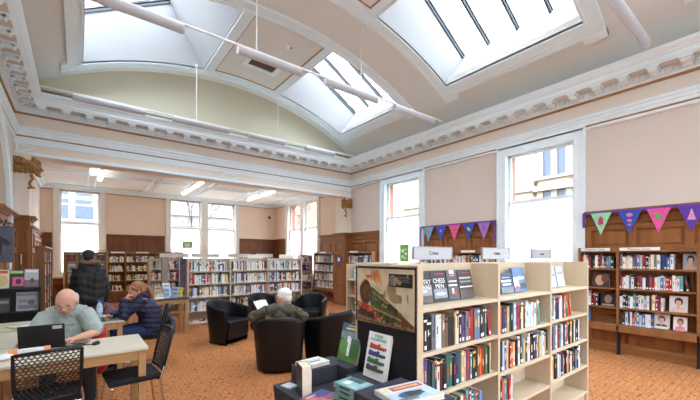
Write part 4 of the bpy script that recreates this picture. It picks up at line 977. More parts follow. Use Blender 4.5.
circ(0.38, 0.86, 0.07, 0.12, 's'); circ(0.64, 0.66, 0.08, 0.14, 'w'); circ(0.7, 0.5, 0.1, 0.08, 'w')
pp([(0, 0), (1, 0), (1, 0.1), (0.6, 0.14), (0.3, 0.18), (0, 0.22)], 't')
pp([(0.2, 0.62), (0.3, 0.66), (0.8, 0.26), (0.8, 0.08), (0.62, 0.06), (0.30, 0.22)], 'g')       # boiler and cab running away to the right
pp([(0.78, 0.26), (0.97, 0.10), (0.97, 0.04), (0.78, 0.08)], 'b')                                   # carriages
pp([(0.44, 0.55), (0.50, 0.55), (0.54, 0.44), (0.46, 0.46)], 'g')
circ(0.17, 0.56, 0.115, 0.235, 'b'); circ(0.19, 0.56, 0.095, 0.2, 'k'); circ(0.20, 0.56, 0.08, 0.17, 'b')  # smokebox door
pp([(0.19, 0.8), (0.27, 0.8), (0.28, 0.88), (0.18, 0.88)], 's'); pp([(0.195, 0.84), (0.265, 0.84), (0.27, 0.87), (0.19, 0.87)], 'r')
pp([(0.02, 0.14), (0.34, 0.08), (0.34, 0.3), (0.05, 0.34)], 'k')
pp([(0.0, 0.27), (0.36, 0.19), (0.36, 0.30), (0.0, 0.38)], 'r')
circ(0.06, 0.33, 0.03, 0.05, 'y'); circ(0.27, 0.27, 0.03, 0.05, 'y'); circ(0.47, 0.16, 0.05, 0.09, 'k'); circ(0.57, 0.13, 0.045, 0.08, 'k'); circ(0.67, 0.11, 0.04, 0.07, 'k'); circ(0.4, 0.13, 0.035, 0.07, 'r')
pp([(0.32, 0.30), (0.8, 0.16), (0.8, 0.135), (0.32, 0.27)], 'y'); pp([(0.3, 0.6), (0.78, 0.27), (0.78, 0.255), (0.3, 0.575)], 'y')
pp([(0.55, 0.38), (0.62, 0.40), (0.74, 0.32), (0.74, 0.22), (0.6, 0.3)], 'k')
for k_ in range(26):
    rq = random.Random(k_*7+1); cx_ = rq.uniform(0.02, 0.85); cz_ = rq.uniform(0.05, 0.30); circ(cx_, cz_, rq.uniform(0.008, 0.03), rq.uniform(0.01, 0.035), rq.choice('bktgyw'), 7)
for k_ in range(14):
    rq = random.Random(k_*13+5); f_ = rq.uniform(0, 1); circ(0.24+0.5*f_, 0.6-0.42*f_+rq.uniform(-0.09, 0.03), rq.uniform(0.01, 0.03), rq.uniform(0.012, 0.03), rq.choice('kgbgy'), 6)
for k_ in range(9):
    rq = random.Random(k_*5+2); circ(0.62+rq.uniform(-0.12, 0.3), 0.66+rq.uniform(-0.2, 0.25), rq.uniform(0.01, 0.04), rq.uniform(0.03, 0.08), 'w', 9)
for k_ in range(6):
    rq = random.Random(k_*3+40); circ(0.38+rq.uniform(-0.09, 0.09), 0.86+rq.uniform(-0.12, 0.1), rq.uniform(0.01, 0.03), rq.uniform(0.03, 0.07), 's', 8)
pp([(0.08, 0.66), (0.11, 0.74), (0.17, 0.8), (0.16, 0.76), (0.11, 0.7)], 'y')
pp([(0, 0.04), (0.9, 0.02), (0.9, 0.03), (0, 0.055)], 'k')
mb.build('painted_train', [ink[k] for k in keys], t)
t2 = thing('caption_card', 'small black caption card with a portrait on the train poster', 'card', (1.5835, 1.955-0.60*PW, 1.148+0.70*PH), RZ)
MB().box(0, 0.20, -0.004, -0.001, 0, 0.082).build('card', M_blackpl, t2)
mb = MB().box(0.008, 0.058, -0.0048, -0.004, 0.008, 0.074); mb.build('photo_print', mat('grey_photo', (110, 110, 112), 0.5, 0.6, 60), t2)
mb = MB()
for i in range(4): mb.box(0.075, 0.185-0.01*(i % 2), -0.0045, -0.004, 0.034+i*0.010, 0.037+i*0.010)
mb.build('caption_lines', mat('caption_grey', (130, 130, 134), 0.5, 0.05), t2)

# stepped display plinth
t = thing('display_plinth', 'dark cloth-covered stepped display plinth before the train poster', 'display stand', (1.06, 1.06, 0), 0)
MB().prism([(0.03, 0.02, 0), (0.50, 0.02, 0), (0.50, 1.17, 0), (0.03, 1.17, 0)], (0, 0, 0.01)).build('foot', M_black, t)
mb = MB(); mb._a([(0.06, 0.05, 0.01), (0.49, 0.05, 0.01), (0.49, 1.12, 0.01), (0.06, 1.12, 0.01), (0, 0, 0.72), (0.50, 0, 0.72), (0.50, 1.17, 0.72), (0, 1.17, 0.72)], [(0,3,2,1),(4,5,6,7),(0,1,5,4),(1,2,6,5),(2,3,7,6),(3,0,4,7)], 0)
mb.build('base', M_felt2, t, 0.004)
MB().box(0.14, 0.50, 0.97, 1.17, 0.7205, 0.833).box(0.40, 0.5, 0.85, 0.97, 0.7205, 0.833).build('rear_step', M_felt2, t, 0.004)
MB().box(0.36, 0.50, 0.48, 0.83, 0.7205, 0.80).build('side_step', M_felt2, t, 0.004)
MB().box(0.13, 0.50, 0.06, 0.44, 0.7205, 0.865).build('front_step', M_felt2, t, 0.004)
# things on it
locog = [(196, 70, 60), (60, 70, 140), (50, 130, 80), (80, 86, 84)]
blk = []
for k, c in enumerate(locog):
    z = 0.66-0.155*k
    blk += [(0.12, 0.9, z, z+0.045, c), (0.12, 0.62, z+0.03, z+0.075, c), (0.15, 0.25, z+0.06, z+0.095, c), (0.5, 0.62, z+0.05, z+0.1, c), (0.12, 0.9, z-0.015, z, (60, 60, 64))]+[(0.14+0.12*j, 0.2+0.12*j, z-0.03, z+0.012, (70, 50, 50), 1) for j in range(6)]
faceout('book', 'white book of four colourful steam locomotives leaning on the end board', 'book', (1.49, 1.70, 0), RZ, 0, 0.802, 0.205, 0.295, 0.026, (236, 238, 238), blk, 12, 0.045, 0, [('STEAM', 0.5, 0.92, 0.026, (40, 140, 100)), ('LOCOMOTIVES', 0.5, 0.84, 0.022, (40, 140, 100))])
faceout('book', 'green landscape book with a waterfall leaning at the rear of the plinth', 'book', (1.495, 2.02, 0), RZ, 0.0, 0.835, 0.20, 0.275, 0.018, (72, 104, 92), [(0, 1, 0.0, 0.45, (74, 120, 60)), (0, 0.5, 0.2, 0.6, (92, 140, 74), 1), (0.5, 1, 0.1, 0.5, (60, 100, 56), 1), (0, 1, 0.6, 0.78, (120, 140, 150)), (0, 1, 0.78, 1.0, (58, 96, 124)), (0.42, 0.55, 0.15, 0.62, (226, 232, 236)), (0.36, 0.5, 0.5, 0.66, (226, 232, 236)), (0.2, 0.9, 0.83, 0.88, (214, 200, 90)), (0.3, 0.9, 0.92, 0.94, (230, 230, 220))], 16, 0.055, 8)
def flatbook(label, loc, rz, w, d, th, cover, prints=(), pages=True, group=None, texts=(), spine=None):
    t = thing('book', label, 'book', loc, rz, group)
    mc = mat('cover_'+'_'.join(map(str, cover)), cover, 0.4, 0.1, 20)
    mb = MB(); mb.box(0, w, 0, d, 0, 0.002); mb.box(0, w, 0, d, th-0.002, th); mb.box(0, 0.002, 0, d, 0, th)
    c = mb.build('cover', mc, t); MB().box(0.003, w-0.004, 0.003, d-0.003, 0.0022, th-0.0022).build('pages', M_paper, t)
    if spine:
        MB().box(-0.0006, 0, d*0.3, d*0.75, th*0.3, th*0.7).build('spine_title', mat('print_'+'_'.join(map(str, spine)), spine, 0.4, 0.15, 25), c)
    if prints:
        mb = MB(); mm = []
        for q, p in enumerate(prints):
            mt = mat('print_'+'_'.join(map(str, p[4])), p[4], 0.4, 0.2, 25)
            if mt not in mm: mm.append(mt)
            e = 0.0004+0.0002*q
            if len(p) > 5: mb.prism([((p[0]+p[1])/2*w+(p[1]-p[0])/2*w*math.cos(2*PI*k/16), (p[2]+p[3])/2*d+(p[3]-p[2])/2*d*math.sin(2*PI*k/16), th) for k in range(16)], (0, 0, e), mm.index(mt))
            else: mb.box(p[0]*w, p[1]*w, p[2]*d, p[3]*d, th, th+e, mm.index(mt))
        mb.build('cover_print', mm, c)
    for (s_, fx, fy, size, col) in texts:
        lettering(s_, size, mat('print_'+'_'.join(map(str, col)), col, 0.4, 0.15, 25), c, Matrix.Translation((fx*w, fy*d, th+0.003)))
    return t
flatbook('large pale railway picture book lying open side up at the plinth\'s front', (1.215, 1.17, 0.866), R(-8), 0.29, 0.225, 0.026, (206, 216, 222), [(0.02, 0.98, 0.05, 0.62, (178, 196, 208)), (0.2, 0.7, 0.2, 0.55, (70, 100, 130), 1), (0.4, 0.75, 0.3, 0.5, (60, 66, 76)), (0.1, 0.5, 0.1, 0.25, (120, 120, 110)), (0.25, 0.95, 0.68, 0.90, (190, 80, 90)), (0.32, 0.88, 0.74, 0.84, (224, 180, 110)), (0.04, 0.2, 0.7, 0.9, (226, 214, 150))])
for k in range(4):
    flatbook('%s pale teal paperback of the stack of four on the plinth' % ('lowest', 'second lowest', 'second highest', 'topmost')[k], (1.242+0.004*(k % 2), 1.54, 0.7215+k*0.0305), R(1+5*(k % 2)), 0.145, 0.20, 0.0285, (128, 172, 174), [(0.05, 0.95, 0.1, 0.5, (170, 204, 204)), (0.2, 0.8, 0.55, 0.8, (226, 236, 236)), (0.6, 0.95, 0.3, 0.9, (70, 104, 110))] if k == 3 else (), group='stack of pale teal paperbacks', spine=(40, 62, 70))
flatbook('pink and blue paperback lying flat beside the teal stack', (1.09, 1.72, 0.7215), R(14), 0.20, 0.14, 0.024, (150, 90, 120), [(0, 0.5, 0, 0.6, (206, 110, 110)), (0.4, 1, 0.4, 1, (76, 84, 140)), (0.1, 0.5, 0.7, 0.8, (230, 200, 190))])
flatbook('white paperback lying on the rear step of the plinth', (1.225, 2.05, 0.834), R(5), 0.20, 0.14, 0.026, (226, 228, 228), [(0.3, 0.8, 0.35, 0.5, (90, 96, 110)), (0.2, 0.9, 0.62, 0.68, (150, 150, 154))])
flatbook('small grey-white booklet at the plinth\'s rear left corner', (1.10, 2.07, 0.7215), R(12), 0.075, 0.09, 0.012, (196, 202, 208))
flatbook('pale brown book lying at the near left of the plinth', (1.085, 1.50, 0.7215), R(0), 0.17, 0.15, 0.02, (176, 160, 140), [(0.1, 0.9, 0.1, 0.9, (190, 176, 150))])
t = thing('book', 'thick cream-paged paperback standing upright on the plinth', 'book', (1.165, 2.02, 0.7215), R(166))
mb = MB(); mb.box(-0.033, -0.031, 0, 0.125, 0, 0.19); mb.box(0.031, 0.033, 0, 0.125, 0, 0.19); mb.box(-0.033, 0.033, -0.002, 0.0, 0, 0.19); mb.build('cover', mat('dark_photo_cover', (52, 50, 66), 0.4, 0.6, 20), t)
MB().box(-0.0305, 0.0305, 0.0005, 0.122, 0.002, 0.188).build('pages', M_paper, t)

# ================================================================== TUB CHAIRS
def tub_chair(name_label, loc, face):
    """local: opening towards -Y"""
    t = thing('tub_armchair', name_label, 'armchair', loc, face, 'black tub armchairs grouped on the carpet')
    n = 28; W = 0.36; SF = 0.26
    def plan(u, r):      # u 0..1 around the U; r half width
        Ls = SF; La = PI*r; T_ = 2*Ls+La; d = u*T_
        if d < Ls: return (-r, -Ls+d)
        if d > Ls+La: return (r, -(d-Ls-La))
        a = PI-(d-Ls)/r
        return (r*math.cos(a), r*math.sin(a)*0.95)
    vs = []; rings = [(0.0, 0.02, 0), (0.0, 1.0, 0), ]
    prof = [('o', 0.0), ('o', 0.5), ('o', 0.93), ('m', 1.0), ('i', 0.93), ('i', 0.4)]
    allv = []
    for i in range(n+1):
        u = i/n; top = 0.645+0.135*math.sin(PI*u)**1.6
        for kind, f_ in prof:
            r_ = {'o': 0.37, 'm': 0.325, 'i': 0.28}[kind]
            x, y = plan(u, r_)
            s_ = 0.86+0.14*min(1, f_*1.0) if kind == 'o' else 1.0
            if kind == 'i' and f_ < 0.5: z = 0.34
            else: z = 0.03+(top-0.03)*f_
            if kind == 'm': z = top+0.006
            bk = 0.035*f_ if y > 0 else 0
            allv.append((x*s_, y*s_+bk, z))
    k = len(prof); fs = []
    for i in range(n):
        for j in range(k-1): fs.append((i*k+j, i*k+j+1, (i+1)*k+j+1, (i+1)*k+j))
    fs.append(tuple(range(k))[::-1]); fs.append(tuple(n*k+j for j in range(k)))
    fs.append(tuple(i*k for i in range(n+1)))
    mb = MB(); mb._a(allv, fs, 0, True)
    o = mb.build('shell', M_leather, t)
    b = o.modifiers.new('bevel', 'BEVEL'); b.width = 0.018; b.segments = 3; b.limit_method = 'ANGLE'; b.angle_limit = R(55)
    o.modifiers.new('weighted', 'WEIGHTED_NORMAL')
    # seat cushion and front apron
    pts = [(-0.272, -0.30), (0.272, -0.30)]+[(0.272*math.cos(a), 0.02+0.25*math.sin(a)) for a in [PI*i/12 for i in range(13)]]
    mb = MB(); mb.prism([(x, y, 0.30) for x, y in pts], (0, 0, 0.13)); mb.build('seat_cushion', M_leather, t, 0.025)
    MB().box(-0.27, 0.27, -0.26, -0.22, 0.09, 0.298).build('apron', M_leather, t, 0.006)
    mb = MB()
    for x, y in ((-0.27, -0.22), (0.27, -0.22), (-0.2, 0.22), (0.2, 0.22)): MB().lathe([(0.02, 0), (0.022, 0.03)], (x, y, 0)).build('foot', M_black, t)
    return t
def facing(dx, dy): return math.atan2(dx, -dy)      # rotates -Y onto (dx,dy)
tub_chair('black tub armchair in which the white-haired man sits, its back to the camera', (2.30, 4.62, 0), facing(0.45, 0.89))
tub_chair('black tub armchair turned away, right of the white-haired man', (3.16, 4.60, 0), facing(-0.30, 0.95))
tub_chair('empty black tub armchair left of the white-haired man, facing the camera', (2.24, 6.68, 0), facing(0.50, -0.86))
tub_chair('black tub armchair straight beyond the white-haired man', (3.32, 7.40, 0), facing(0.1, -1.0))
tub_chair('black tub armchair beyond right, near the low bookcase end', (4.12, 6.75, 0), facing(-0.75, -0.66))

# ================================================================== DESKS AND MESH CHAIRS
def desk(label, x0, x1, y0, y1, zt=0.74, top_m=None, legs=((1, 1), (1, 0), (0, 0), (0, 1)), name='desk', lw=0.06):
    t = thing(name, label, 'desk', (x0, y0, 0)); w = x1-x0; d = y1-y0
    MB().box(0, w, 0, d, zt-0.028, zt).build('desk_top', [top_m or M_desktop], t, 0.006)
    mb = MB(); e = 0.035
    mb.box(e, w-e, e, e+0.02, zt-0.12, zt-0.0285); mb.box(e, w-e, d-e-0.02, d-e, zt-0.12, zt-0.0285); mb.box(e, e+0.02, e+0.02, d-e-0.02, zt-0.12, zt-0.0285); mb.box(w-e-0.02, w-e, e+0.02, d-e-0.02, zt-0.12, zt-0.0285)
    mb.build('apron', M_desk, t, 0.002)
    for a, b in legs:
        xx = w-lw-0.02 if a else 0.02; yy = d-lw-0.02 if b else 0.02
        MB().box(xx, xx+lw, yy, yy+lw, 0, zt-0.029).build('leg', M_desk, t, 0.003)
    return t
desk('beech reading desk in the foreground with the black laptop on it', -0.95, 0.535, 3.83, 4.56)
desk('beech reading desk behind the seated man, where the woman works', -0.80, 0.50, 5.66, 6.36)
desk('dark-topped beech table piled with leaflets beside the low bookcase', 0.75, 1.86, 7.92, 8.50, 0.745, mat('dark_blue_grey_table_top', (58, 62, 74), 0.4, 0.05))
desk('narrow beech side desk at the left edge beside the magazine rack', -0.96, -0.48, 4.62, 5.55, 0.74)

def mesh_chair(label, loc, rz):
    """local: faces -Y... sitter looks towards -Y; backrest at +Y"""
    t = thing('mesh_chair', label, 'chair', loc, rz, 'black mesh-backed reading room chairs')
    MB().box(-0.22, 0.22, -0.22, 0.22, 0.41, 0.465).build('seat', M_blackfab, t, 0.02)
    # backrest
    t0 = t
    fr = MB()
    def bp(x, z): # curved back surface
        return (x, 0.22+0.10*(z-0.45)/0.42-0.035*(1-(x/0.21)**2)*-1*0.6, z)
    zb, zt = 0.47, 0.86
    outline = []
    W = 0.205
    for i in range(9): outline.append(bp(-W+2*W*i/8, zt+0.012*(1-((i-4)/4)**2)))
    outline2 = outline+[bp(W, zt-0.12), bp(W*0.98, zb+0.1), bp(W*0.9, zb)]+[bp(W*0.9-1.8*W*i/8, zb) for i in range(1, 9)]+[bp(-W*0.98, zb+0.1), bp(-W, zt-0.12), outline[0]]
    fr.tube(outline2, 0.013, n=8, caps=False)
    b = fr.build('backrest', M_blackpl, t)
    mb = MB(); rows = 15; cols = 12
    for r_ in range(rows+1):
        pts = []
        for c in range(cols*2+1):
            x = -W*0.97+2*W*0.97*c/(cols*2)
            z = zb+0.012+(zt-zb-0.02)*(r_+0.30*(1 if (c+r_) % 2 else -1))/rows
            pts.append(bp(x, min(max(z, zb+0.004), zt)))
        mb.tube(pts, 0.0056, n=4, caps=False)
    mb.build('mesh_panel', M_blackpl, b)
    for s_ in (-1, 1):
        x = s_*0.215
        MB().tube([(x*0.95, 0.24, 0.52), (x, 0.215, 0.44), (x, 0.20, 0.40), (x*1.05, 0.25, 0.03), (x*1.05, 0.24, 0.012), (x*1.05, -0.22, 0.012), (x*1.05, -0.24, 0.03), (x, -0.19, 0.40)], 0.0105, n=8).build('leg', M_chrome, t)
    MB().tube([(-0.215, -0.19, 0.40), (0.215, -0.19, 0.40)], 0.009, n=8).build('cross_bar', M_chrome, t)
    MB().tube([(-0.215, 0.19, 0.40), (0.215, 0.19, 0.40)], 0.009, n=8).build('cross_bar', M_chrome, t)
    return t
c0 = mesh_chair('black mesh-backed chair nearest the camera, back turned, before the desk', (-0.19, 3.92, 0), PI+0.0)
dup(c0, (-0.19, 3.91, 0), R(182))['label'] = c0['label']
for ch in list(c0.children):
    for g in list(ch.children): bpy.data.objects.remove(g)
    bpy.data.objects.remove(ch)
bpy.data.objects.remove(c0)
c1 = [o for o in COL.objects if o.name.startswith('mesh_chair')][0]
dup(c1, (0.42, 4.05, 0), -PI/2+R(4), 'black mesh-backed chair tucked under the right end of the foreground desk')
dup(c1, (0.76, 5.96, 0), -PI/2-R(6), 'black mesh-backed chair on which the woman in navy sits')
dup(c1, (-0.06, 4.98, 0), R(0), 'black mesh-backed chair on which the man in the pale shirt sits')

# laptop
def laptop(label, loc, rz, w, d, openang, m, sticker=True):
    t = thing('laptop', label, 'laptop', loc, rz)
    # local: hinge at y=0, keyboard towards +Y
    MB().box(-w/2, w/2, 0.0, d, 0, 0.018).build('base', m, t, 0.003)
    mb = MB()
    for r_ in range(4):
        for c in range(12): mb.box(-w/2+0.02+c*(w-0.04)/12, -w/2+0.02+(c+0.85)*(w-0.04)/12, 0.03+r_*0.022, 0.049+r_*0.022, 0.018, 0.020)
    mb.build('keyboard', M_blackpl, t)
    mb = MB(); mb.M = Matrix.Translation((0, 0, 0.019)) @ Matrix.Rotation(R(openang), 4, 'X')
    mb.box(-w/2, w/2, -0.008, 0, 0, d*0.95); l = mb.build('lid', m, t, 0.002)
    mb = MB(); mb.M = Matrix.Translation((0, 0, 0.019)) @ Matrix.Rotation(R(openang), 4, 'X')
    mb.box(-w/2+0.012, w/2-0.012, 0, 0.0008, 0.015, d*0.95-0.012); mb.build('screen', mat('dark_screen', (40, 46, 60), 0.15, 0.05), l)
    if sticker:
        mb = MB(); mb.M = Matrix.Translation((0, 0, 0.019)) @ Matrix.Rotation(R(openang), 4, 'X')
        mb.box(w/2-0.088, w/2-0.018, -0.009, -0.008, d*0.95-0.045, d*0.95-0.012); mb.build('white_label', mat('label_silver', (186, 186, 180), 0.4, 0.15, 120), l)
    return t
laptop('black open laptop seen from behind on the foreground desk', (-0.262, 4.34, 0.741), R(-3), 0.33, 0.235, 16, M_blackpl)
laptop('grey open laptop in front of the woman on the second desk', (0.30, 5.83, 0.741), R(-90), 0.32, 0.22, 78, mat('grey_plastic', (110, 112, 120), 0.4, 0.05), False)

# desk clutter
t = thing('mobile_phone', 'black smartphone lying on the foreground desk near the forearm', 'phone', (-0.02, 4.28, 0.741), R(12))
MB().box(-0.075, 0.075, -0.035, 0.035, 0, 0.014).build('body', M_blackpl, t, 0.004); MB().box(-0.055, 0.055, -0.03, 0.03, 0.014, 0.0146).build('screen', mat('dark_screen', (40, 46, 60)), t)
t = thing('computer_mouse', 'small black mouse at the right of the phone on the desk', 'mouse', (0.14, 4.25, 0.741), R(60))
mb = MB(); mb.ell((0, 0, 0.010), (0.05, 0.03, 0.02)); mb.build('body', M_blackpl, t); MB().tube([(0.02, 0, 0.028), (0.035, 0, 0.025)], 0.005, n=6).build('scroll_wheel', M_black, t)
t = thing('glasses_case', 'brown patterned glasses case behind the phone on the desk', 'case', (0.02, 4.36, 0.741), R(0))
MB().ell((0, 0, 0.018), (0.08, 0.028, 0.018)).build('case', mat('brown_case', (120, 96, 88), 0.6, 0.3, 40), t)
mb = MB(); pts = [(-0.42, 4.22, 0.745), (-0.3, 4.16, 0.745), (-0.2, 4.2, 0.745), (-0.1, 4.14, 0.745), (-0.02, 4.2, 0.745), (0.06, 4.28, 0.745), (0.12, 4.25, 0.745)]
mb.tube(pts, 0.004, n=6); mb.tube([(-0.4, 4.28, 0.745), (-0.25, 4.24, 0.748), (-0.14, 4.27, 0.745), (-0.06, 4.33, 0.745)], 0.003, n=6)
tag(mb.build('cable', M_black), 'black cables trailing over the foreground desk', 'cable')
t = thing('rolled_bag', 'white and orange rolled carrier bag at the left front of the desk', 'bag', (-0.33, 4.11, 0.741), R(8))
mb = MB(); mb.tube([(-0.13, 0, 0.035), (-0.05, 0.005, 0.036), (0.06, 0, 0.035), (0.13, -0.004, 0.034)], [0.028, 0.034, 0.033, 0.028], n=12); mb.build('bag_body', mat('off_white_plastic', (214, 214, 216), 0.5, 0.1, 14), t)
MB().tube([(-0.135, 0, 0.035), (-0.08, 0.002, 0.036)], 0.0355, n=12).build('orange_band', mat('orange_plastic', (232, 140, 84), 0.5, 0.1, 14), t)
MB().tube([(0.095, 0, 0.035), (0.137, -0.004, 0.034)], 0.0355, n=12).build('orange_band', mat('orange_plastic', (232, 140, 84)), t)
t = thing('tissue_packet', 'crumpled white paper at the left edge of the foreground desk', 'paper', (-0.52, 4.06, 0.741), 0)
mb = MB(); mb.ell((0, 0, 0.025), (0.1, 0.05, 0.025)); mb.ell((0.06, 0.03, 0.035), (0.05, 0.04, 0.02)); remeshed(mb, 'crumpled_paper', M_paperw, t, 0.008, 1)
# bottle
t = thing('water_bottle', 'clear plastic water bottle with blue cap on the second desk', 'bottle', (0.235, 5.95, 0.741))
MB().lathe([(0.033, 0), (0.037, 0.01), (0.037, 0.08), (0.034, 0.09), (0.037, 0.10), (0.037, 0.17), (0.028, 0.205), (0.014, 0.225), (0.014, 0.235)], n=20).build('bottle', mat('clear_bottle_plastic', (186, 204, 220), 0.15, 0.1, 30, spec=0.7), t)
MB().lathe([(0.016, 0.236), (0.017, 0.24), (0.017, 0.258), (0.013, 0.262)], n=16).build('cap', mat('blue_cap', (60, 90, 190), 0.4), t)
MB().lathe([(0.0378, 0.10), (0.0378, 0.16)], n=20).build('label_band', mat('pale_label', (206, 222, 236), 0.4, 0.1, 30), t)
tag(MB().box(-0.14, 0.14, -0.1, 0.1, 0, 0.004).box(-0.1, 0.12, -0.09, 0.11, 0.004, 0.008).build('papers', M_paperw, loc=(0.38, 6.1, 0.741)), 'loose papers beside the grey laptop on the second desk', 'papers')
for k, (x, y, rz, c, nm) in enumerate(((-0.55, 5.85, 20, (150, 190, 90), 'green'), (-0.30, 6.0, -15, (196, 214, 150), 'pale green'), (-0.42, 5.74, 50, (226, 228, 224), 'white'))):
    tag(MB().box(-0.105, 0.105, -0.148, 0.148, 0, 0.006).box(-0.09, 0.09, 0.06, 0.12, 0.006, 0.0065, 1).build('leaflet', [mat('leaf_%d' % k, c, 0.5, 0.15, 20), M_paperw], loc=(x, y, 0.741+k*0.0075)), '%s leaflet lying on the second desk behind the seated man' % nm, 'leaflet').rotation_euler = (0, 0, R(rz))

# leaflet table clutter
t = thing('wooden_house_box', 'small house-shaped wooden box standing on the leaflet table', 'box', (0.98, 8.2, 0.746), R(10))
MB().prism([(-0.11, 0, 0), (0.11, 0, 0), (0.11, 0, 0.20), (0, 0, 0.33), (-0.11, 0, 0.20)], (0, 0.16, 0)).build('house_body', M_desk, t)
mb = MB(); mb.prism([(-0.13, -0.015, 0.195), (-0.115, -0.015, 0.18), (0.01, -0.015, 0.335), (0.0, -0.015, 0.35)], (0, 0.19, 0)); mb.prism([(0.13, -0.015, 0.195), (0.115, -0.015, 0.18), (-0.01, -0.015, 0.335), (0.0, -0.015, 0.35)], (0, 0.19, 0)); mb.build('roof', M_desk, t)
MB().box(-0.03, 0.03, -0.003, 0, 0, 0.12).build('doorway', M_oakdark, t)
rnd = random.Random(77)
for k, (x, y, w, h, c, nm, sp) in enumerate(((1.38, 8.1, 0.2, 0.10, (222, 222, 220), 'white', 5), (1.15, 8.03, 0.22, 0.07, (214, 206, 186), 'cream', -6), (1.50, 8.28, 0.16, 0.30, (216, 220, 228), 'tall pale grey', 20), (1.60, 8.05, 0.12, 0.22, (150, 160, 196), 'lilac', -15), (1.70, 8.12, 0.12, 0.20, (206, 204, 110), 'yellow', -20), (1.45, 8.02, 0.1, 0.21, (160, 184, 206), 'light blue', 10), (1.33, 8.3, 0.14, 0.24, (196, 170, 140), 'tan', 0))):
    faceout('leaflet_stack', '%s leaflet stack standing on the dark-topped table' % nm, 'leaflets', (x, y, 0), 0, 0, 0.746, w, h, 0.03, c, [(0.1, 0.9, 0.7, 0.85, tuple(max(0, q-70) for q in c)), (0.15, 0.8, 0.2, 0.5, tuple(max(0, q-35) for q in c))], 14, 0.0, sp, (), None)
for k, (x, y, rz, c, nm) in enumerate(((1.62, 8.3, 12, (200, 206, 214), 'pale blue'), (0.95, 8.02, 12, (226, 224, 214), 'cream'), (1.22, 8.2, -8, (206, 190, 160), 'buff'), (1.28, 8.0, 25, (232, 232, 232), 'white'))):
    tag(MB().box(-0.1, 0.1, -0.07, 0.07, 0, 0.03).build('leaflet_pile', mat('pile_%d' % k, c, 0.6, 0.1, 20), loc=(x, y, 0.746+0.0), bevel=0.002), '%s pile of leaflets lying on the dark-topped table' % nm, 'leaflets').rotation_euler = (0, 0, R(rz))
t = thing('leaflet_stand', 'tall grey leaflet stand beside the leaflet table', 'stand', (1.58, 8.95, 0), 0)
MB().box(-0.07, 0.07, 0, 0.04, 0, 1.58).build('post_panel', mat('weathered_grey_wood', (150, 140, 128), 0.8, 0.2, 12, stretch=(1, 1, 0.2)), t); MB().box(-0.12, 0.12, -0.1, 0.14, 0, 0.03).build('base', M_black, t)

# ---- magazine rack at the left
t = thing('magazine_rack', 'black two-tier magazine rack against the left wall', 'rack', (-0.96, 6.75, 0))
MB().box(0, 0.53, 0, 0.24, 1.135, 1.155).build('shelf', M_black, t); MB().box(0, 0.53, 0, 0.24, 0.80, 0.82).build('shelf', M_black, t); MB().box(0, 0.53, 0, 0.24, 0.12, 0.14).build('shelf', M_black, t)
MB().box(0, 0.02, 0, 0.24, 0, 1.17).build('side_panel', M_black, t); MB().box(0.51, 0.53, 0, 0.24, 0, 1.17).build('side_panel', M_black, t); MB().box(0.02, 0.51, 0.22, 0.24, 0, 1.4).build('back_panel', M_black, t)
gm = 'magazines on the black rack'
O = (-0.96, 6.75, 0)
faceout('magazine', 'cream and yellow magazine at the left of the rack\'s top tier', 'magazine', O, 0, 0.115, 1.156, 0.15, 0.265, 0.008, (206, 200, 180), [(0.1, 0.9, 0.8, 0.95, (190, 80, 60)), (0.1, 0.9, 0.1, 0.7, (196, 176, 120), 1)], 12, 0.12, 0, (), gm)
faceout('magazine', 'pink and black magazine in the middle of the rack\'s top tier', 'magazine', O, 0, 0.27, 1.156, 0.155, 0.26, 0.008, (60, 56, 60), [(0.05, 0.9, 0.8, 0.95, (140, 200, 110)), (0.2, 0.95, 0.1, 0.6, (206, 90, 130)), (0.4, 0.8, 0.2, 0.5, (60, 50, 56), 1)], 12, 0.12, 0, (), gm)
faceout('magazine', 'grey landscape magazine at the right of the rack\'s top tier', 'magazine', O, 0, 0.425, 1.156, 0.155, 0.27, 0.008, (170, 172, 178), [(0, 1, 0, 0.4, (110, 100, 100)), (0.1, 0.9, 0.82, 0.94, (210, 210, 212)), (0.4, 0.7, 0.25, 0.5, (70, 66, 70), 1)], 12, 0.12, 0, (), gm)
faceout('magazine', 'grey line-drawn magazine on the rack\'s lower tier', 'magazine', O, 0, 0.38, 0.822, 0.24, 0.27, 0.008, (176, 176, 182), [(0.1, 0.9, 0.1, 0.3, (130, 130, 136)), (0.5, 0.85, 0.3, 0.6, (110, 110, 116), 1), (0.05, 0.95, 0.8, 0.92, (140, 140, 146)), (0.1, 0.5, 0.45, 0.6, (140, 140, 146))], 12, 0.12, 0, (), gm)
faceout('magazine', 'dark small magazine at the left of the rack\'s lower tier', 'magazine', O, 0, 0.13, 0.822, 0.13, 0.2, 0.008, (70, 72, 70), [(0.1, 0.9, 0.6, 0.8, (150, 150, 140))], 12, 0.12, 0, (), gm)
t = thing('low_book_shelf', 'low beech shelf of books behind the seated man\'s shoulder', 'shelf', (-0.95, 7.3, 0))
MB().box(0, 0.9, 0, 0.3, 0.70, 0.725).build('shelf_top', M_shelf, t); MB().box(0, 0.9, 0.28, 0.3, 0, 0.70).build('back_panel', M_shelf, t); MB().box(0.88, 0.9, 0, 0.28, 0, 0.70).build('side_panel', M_shelf, t); MB().box(0, 0.88, 0, 0.28, 0.38, 0.40).build('shelf', M_shelf, t)
rnd = random.Random(4)
x = 0.35
for k, (c, nm) in enumerate((((214, 210, 190), 'cream'), ((90, 100, 160), 'violet'), ((226, 226, 228), 'white'), ((150, 60, 56), 'red'), ((70, 90, 120), 'slate blue'), ((200, 206, 214), 'silver'))):
    tag(MB().box(0, 0.05, 0, 0.17, 0, 0.22).build('book', mat('lowbook_%d' % k, c, 0.5, 0.1, 20), loc=(-0.95+x, 7.33, 0.401)), '%s book on the low shelf behind the seated man' % nm, 'book', 'books on the low shelf behind the man'); x += 0.062
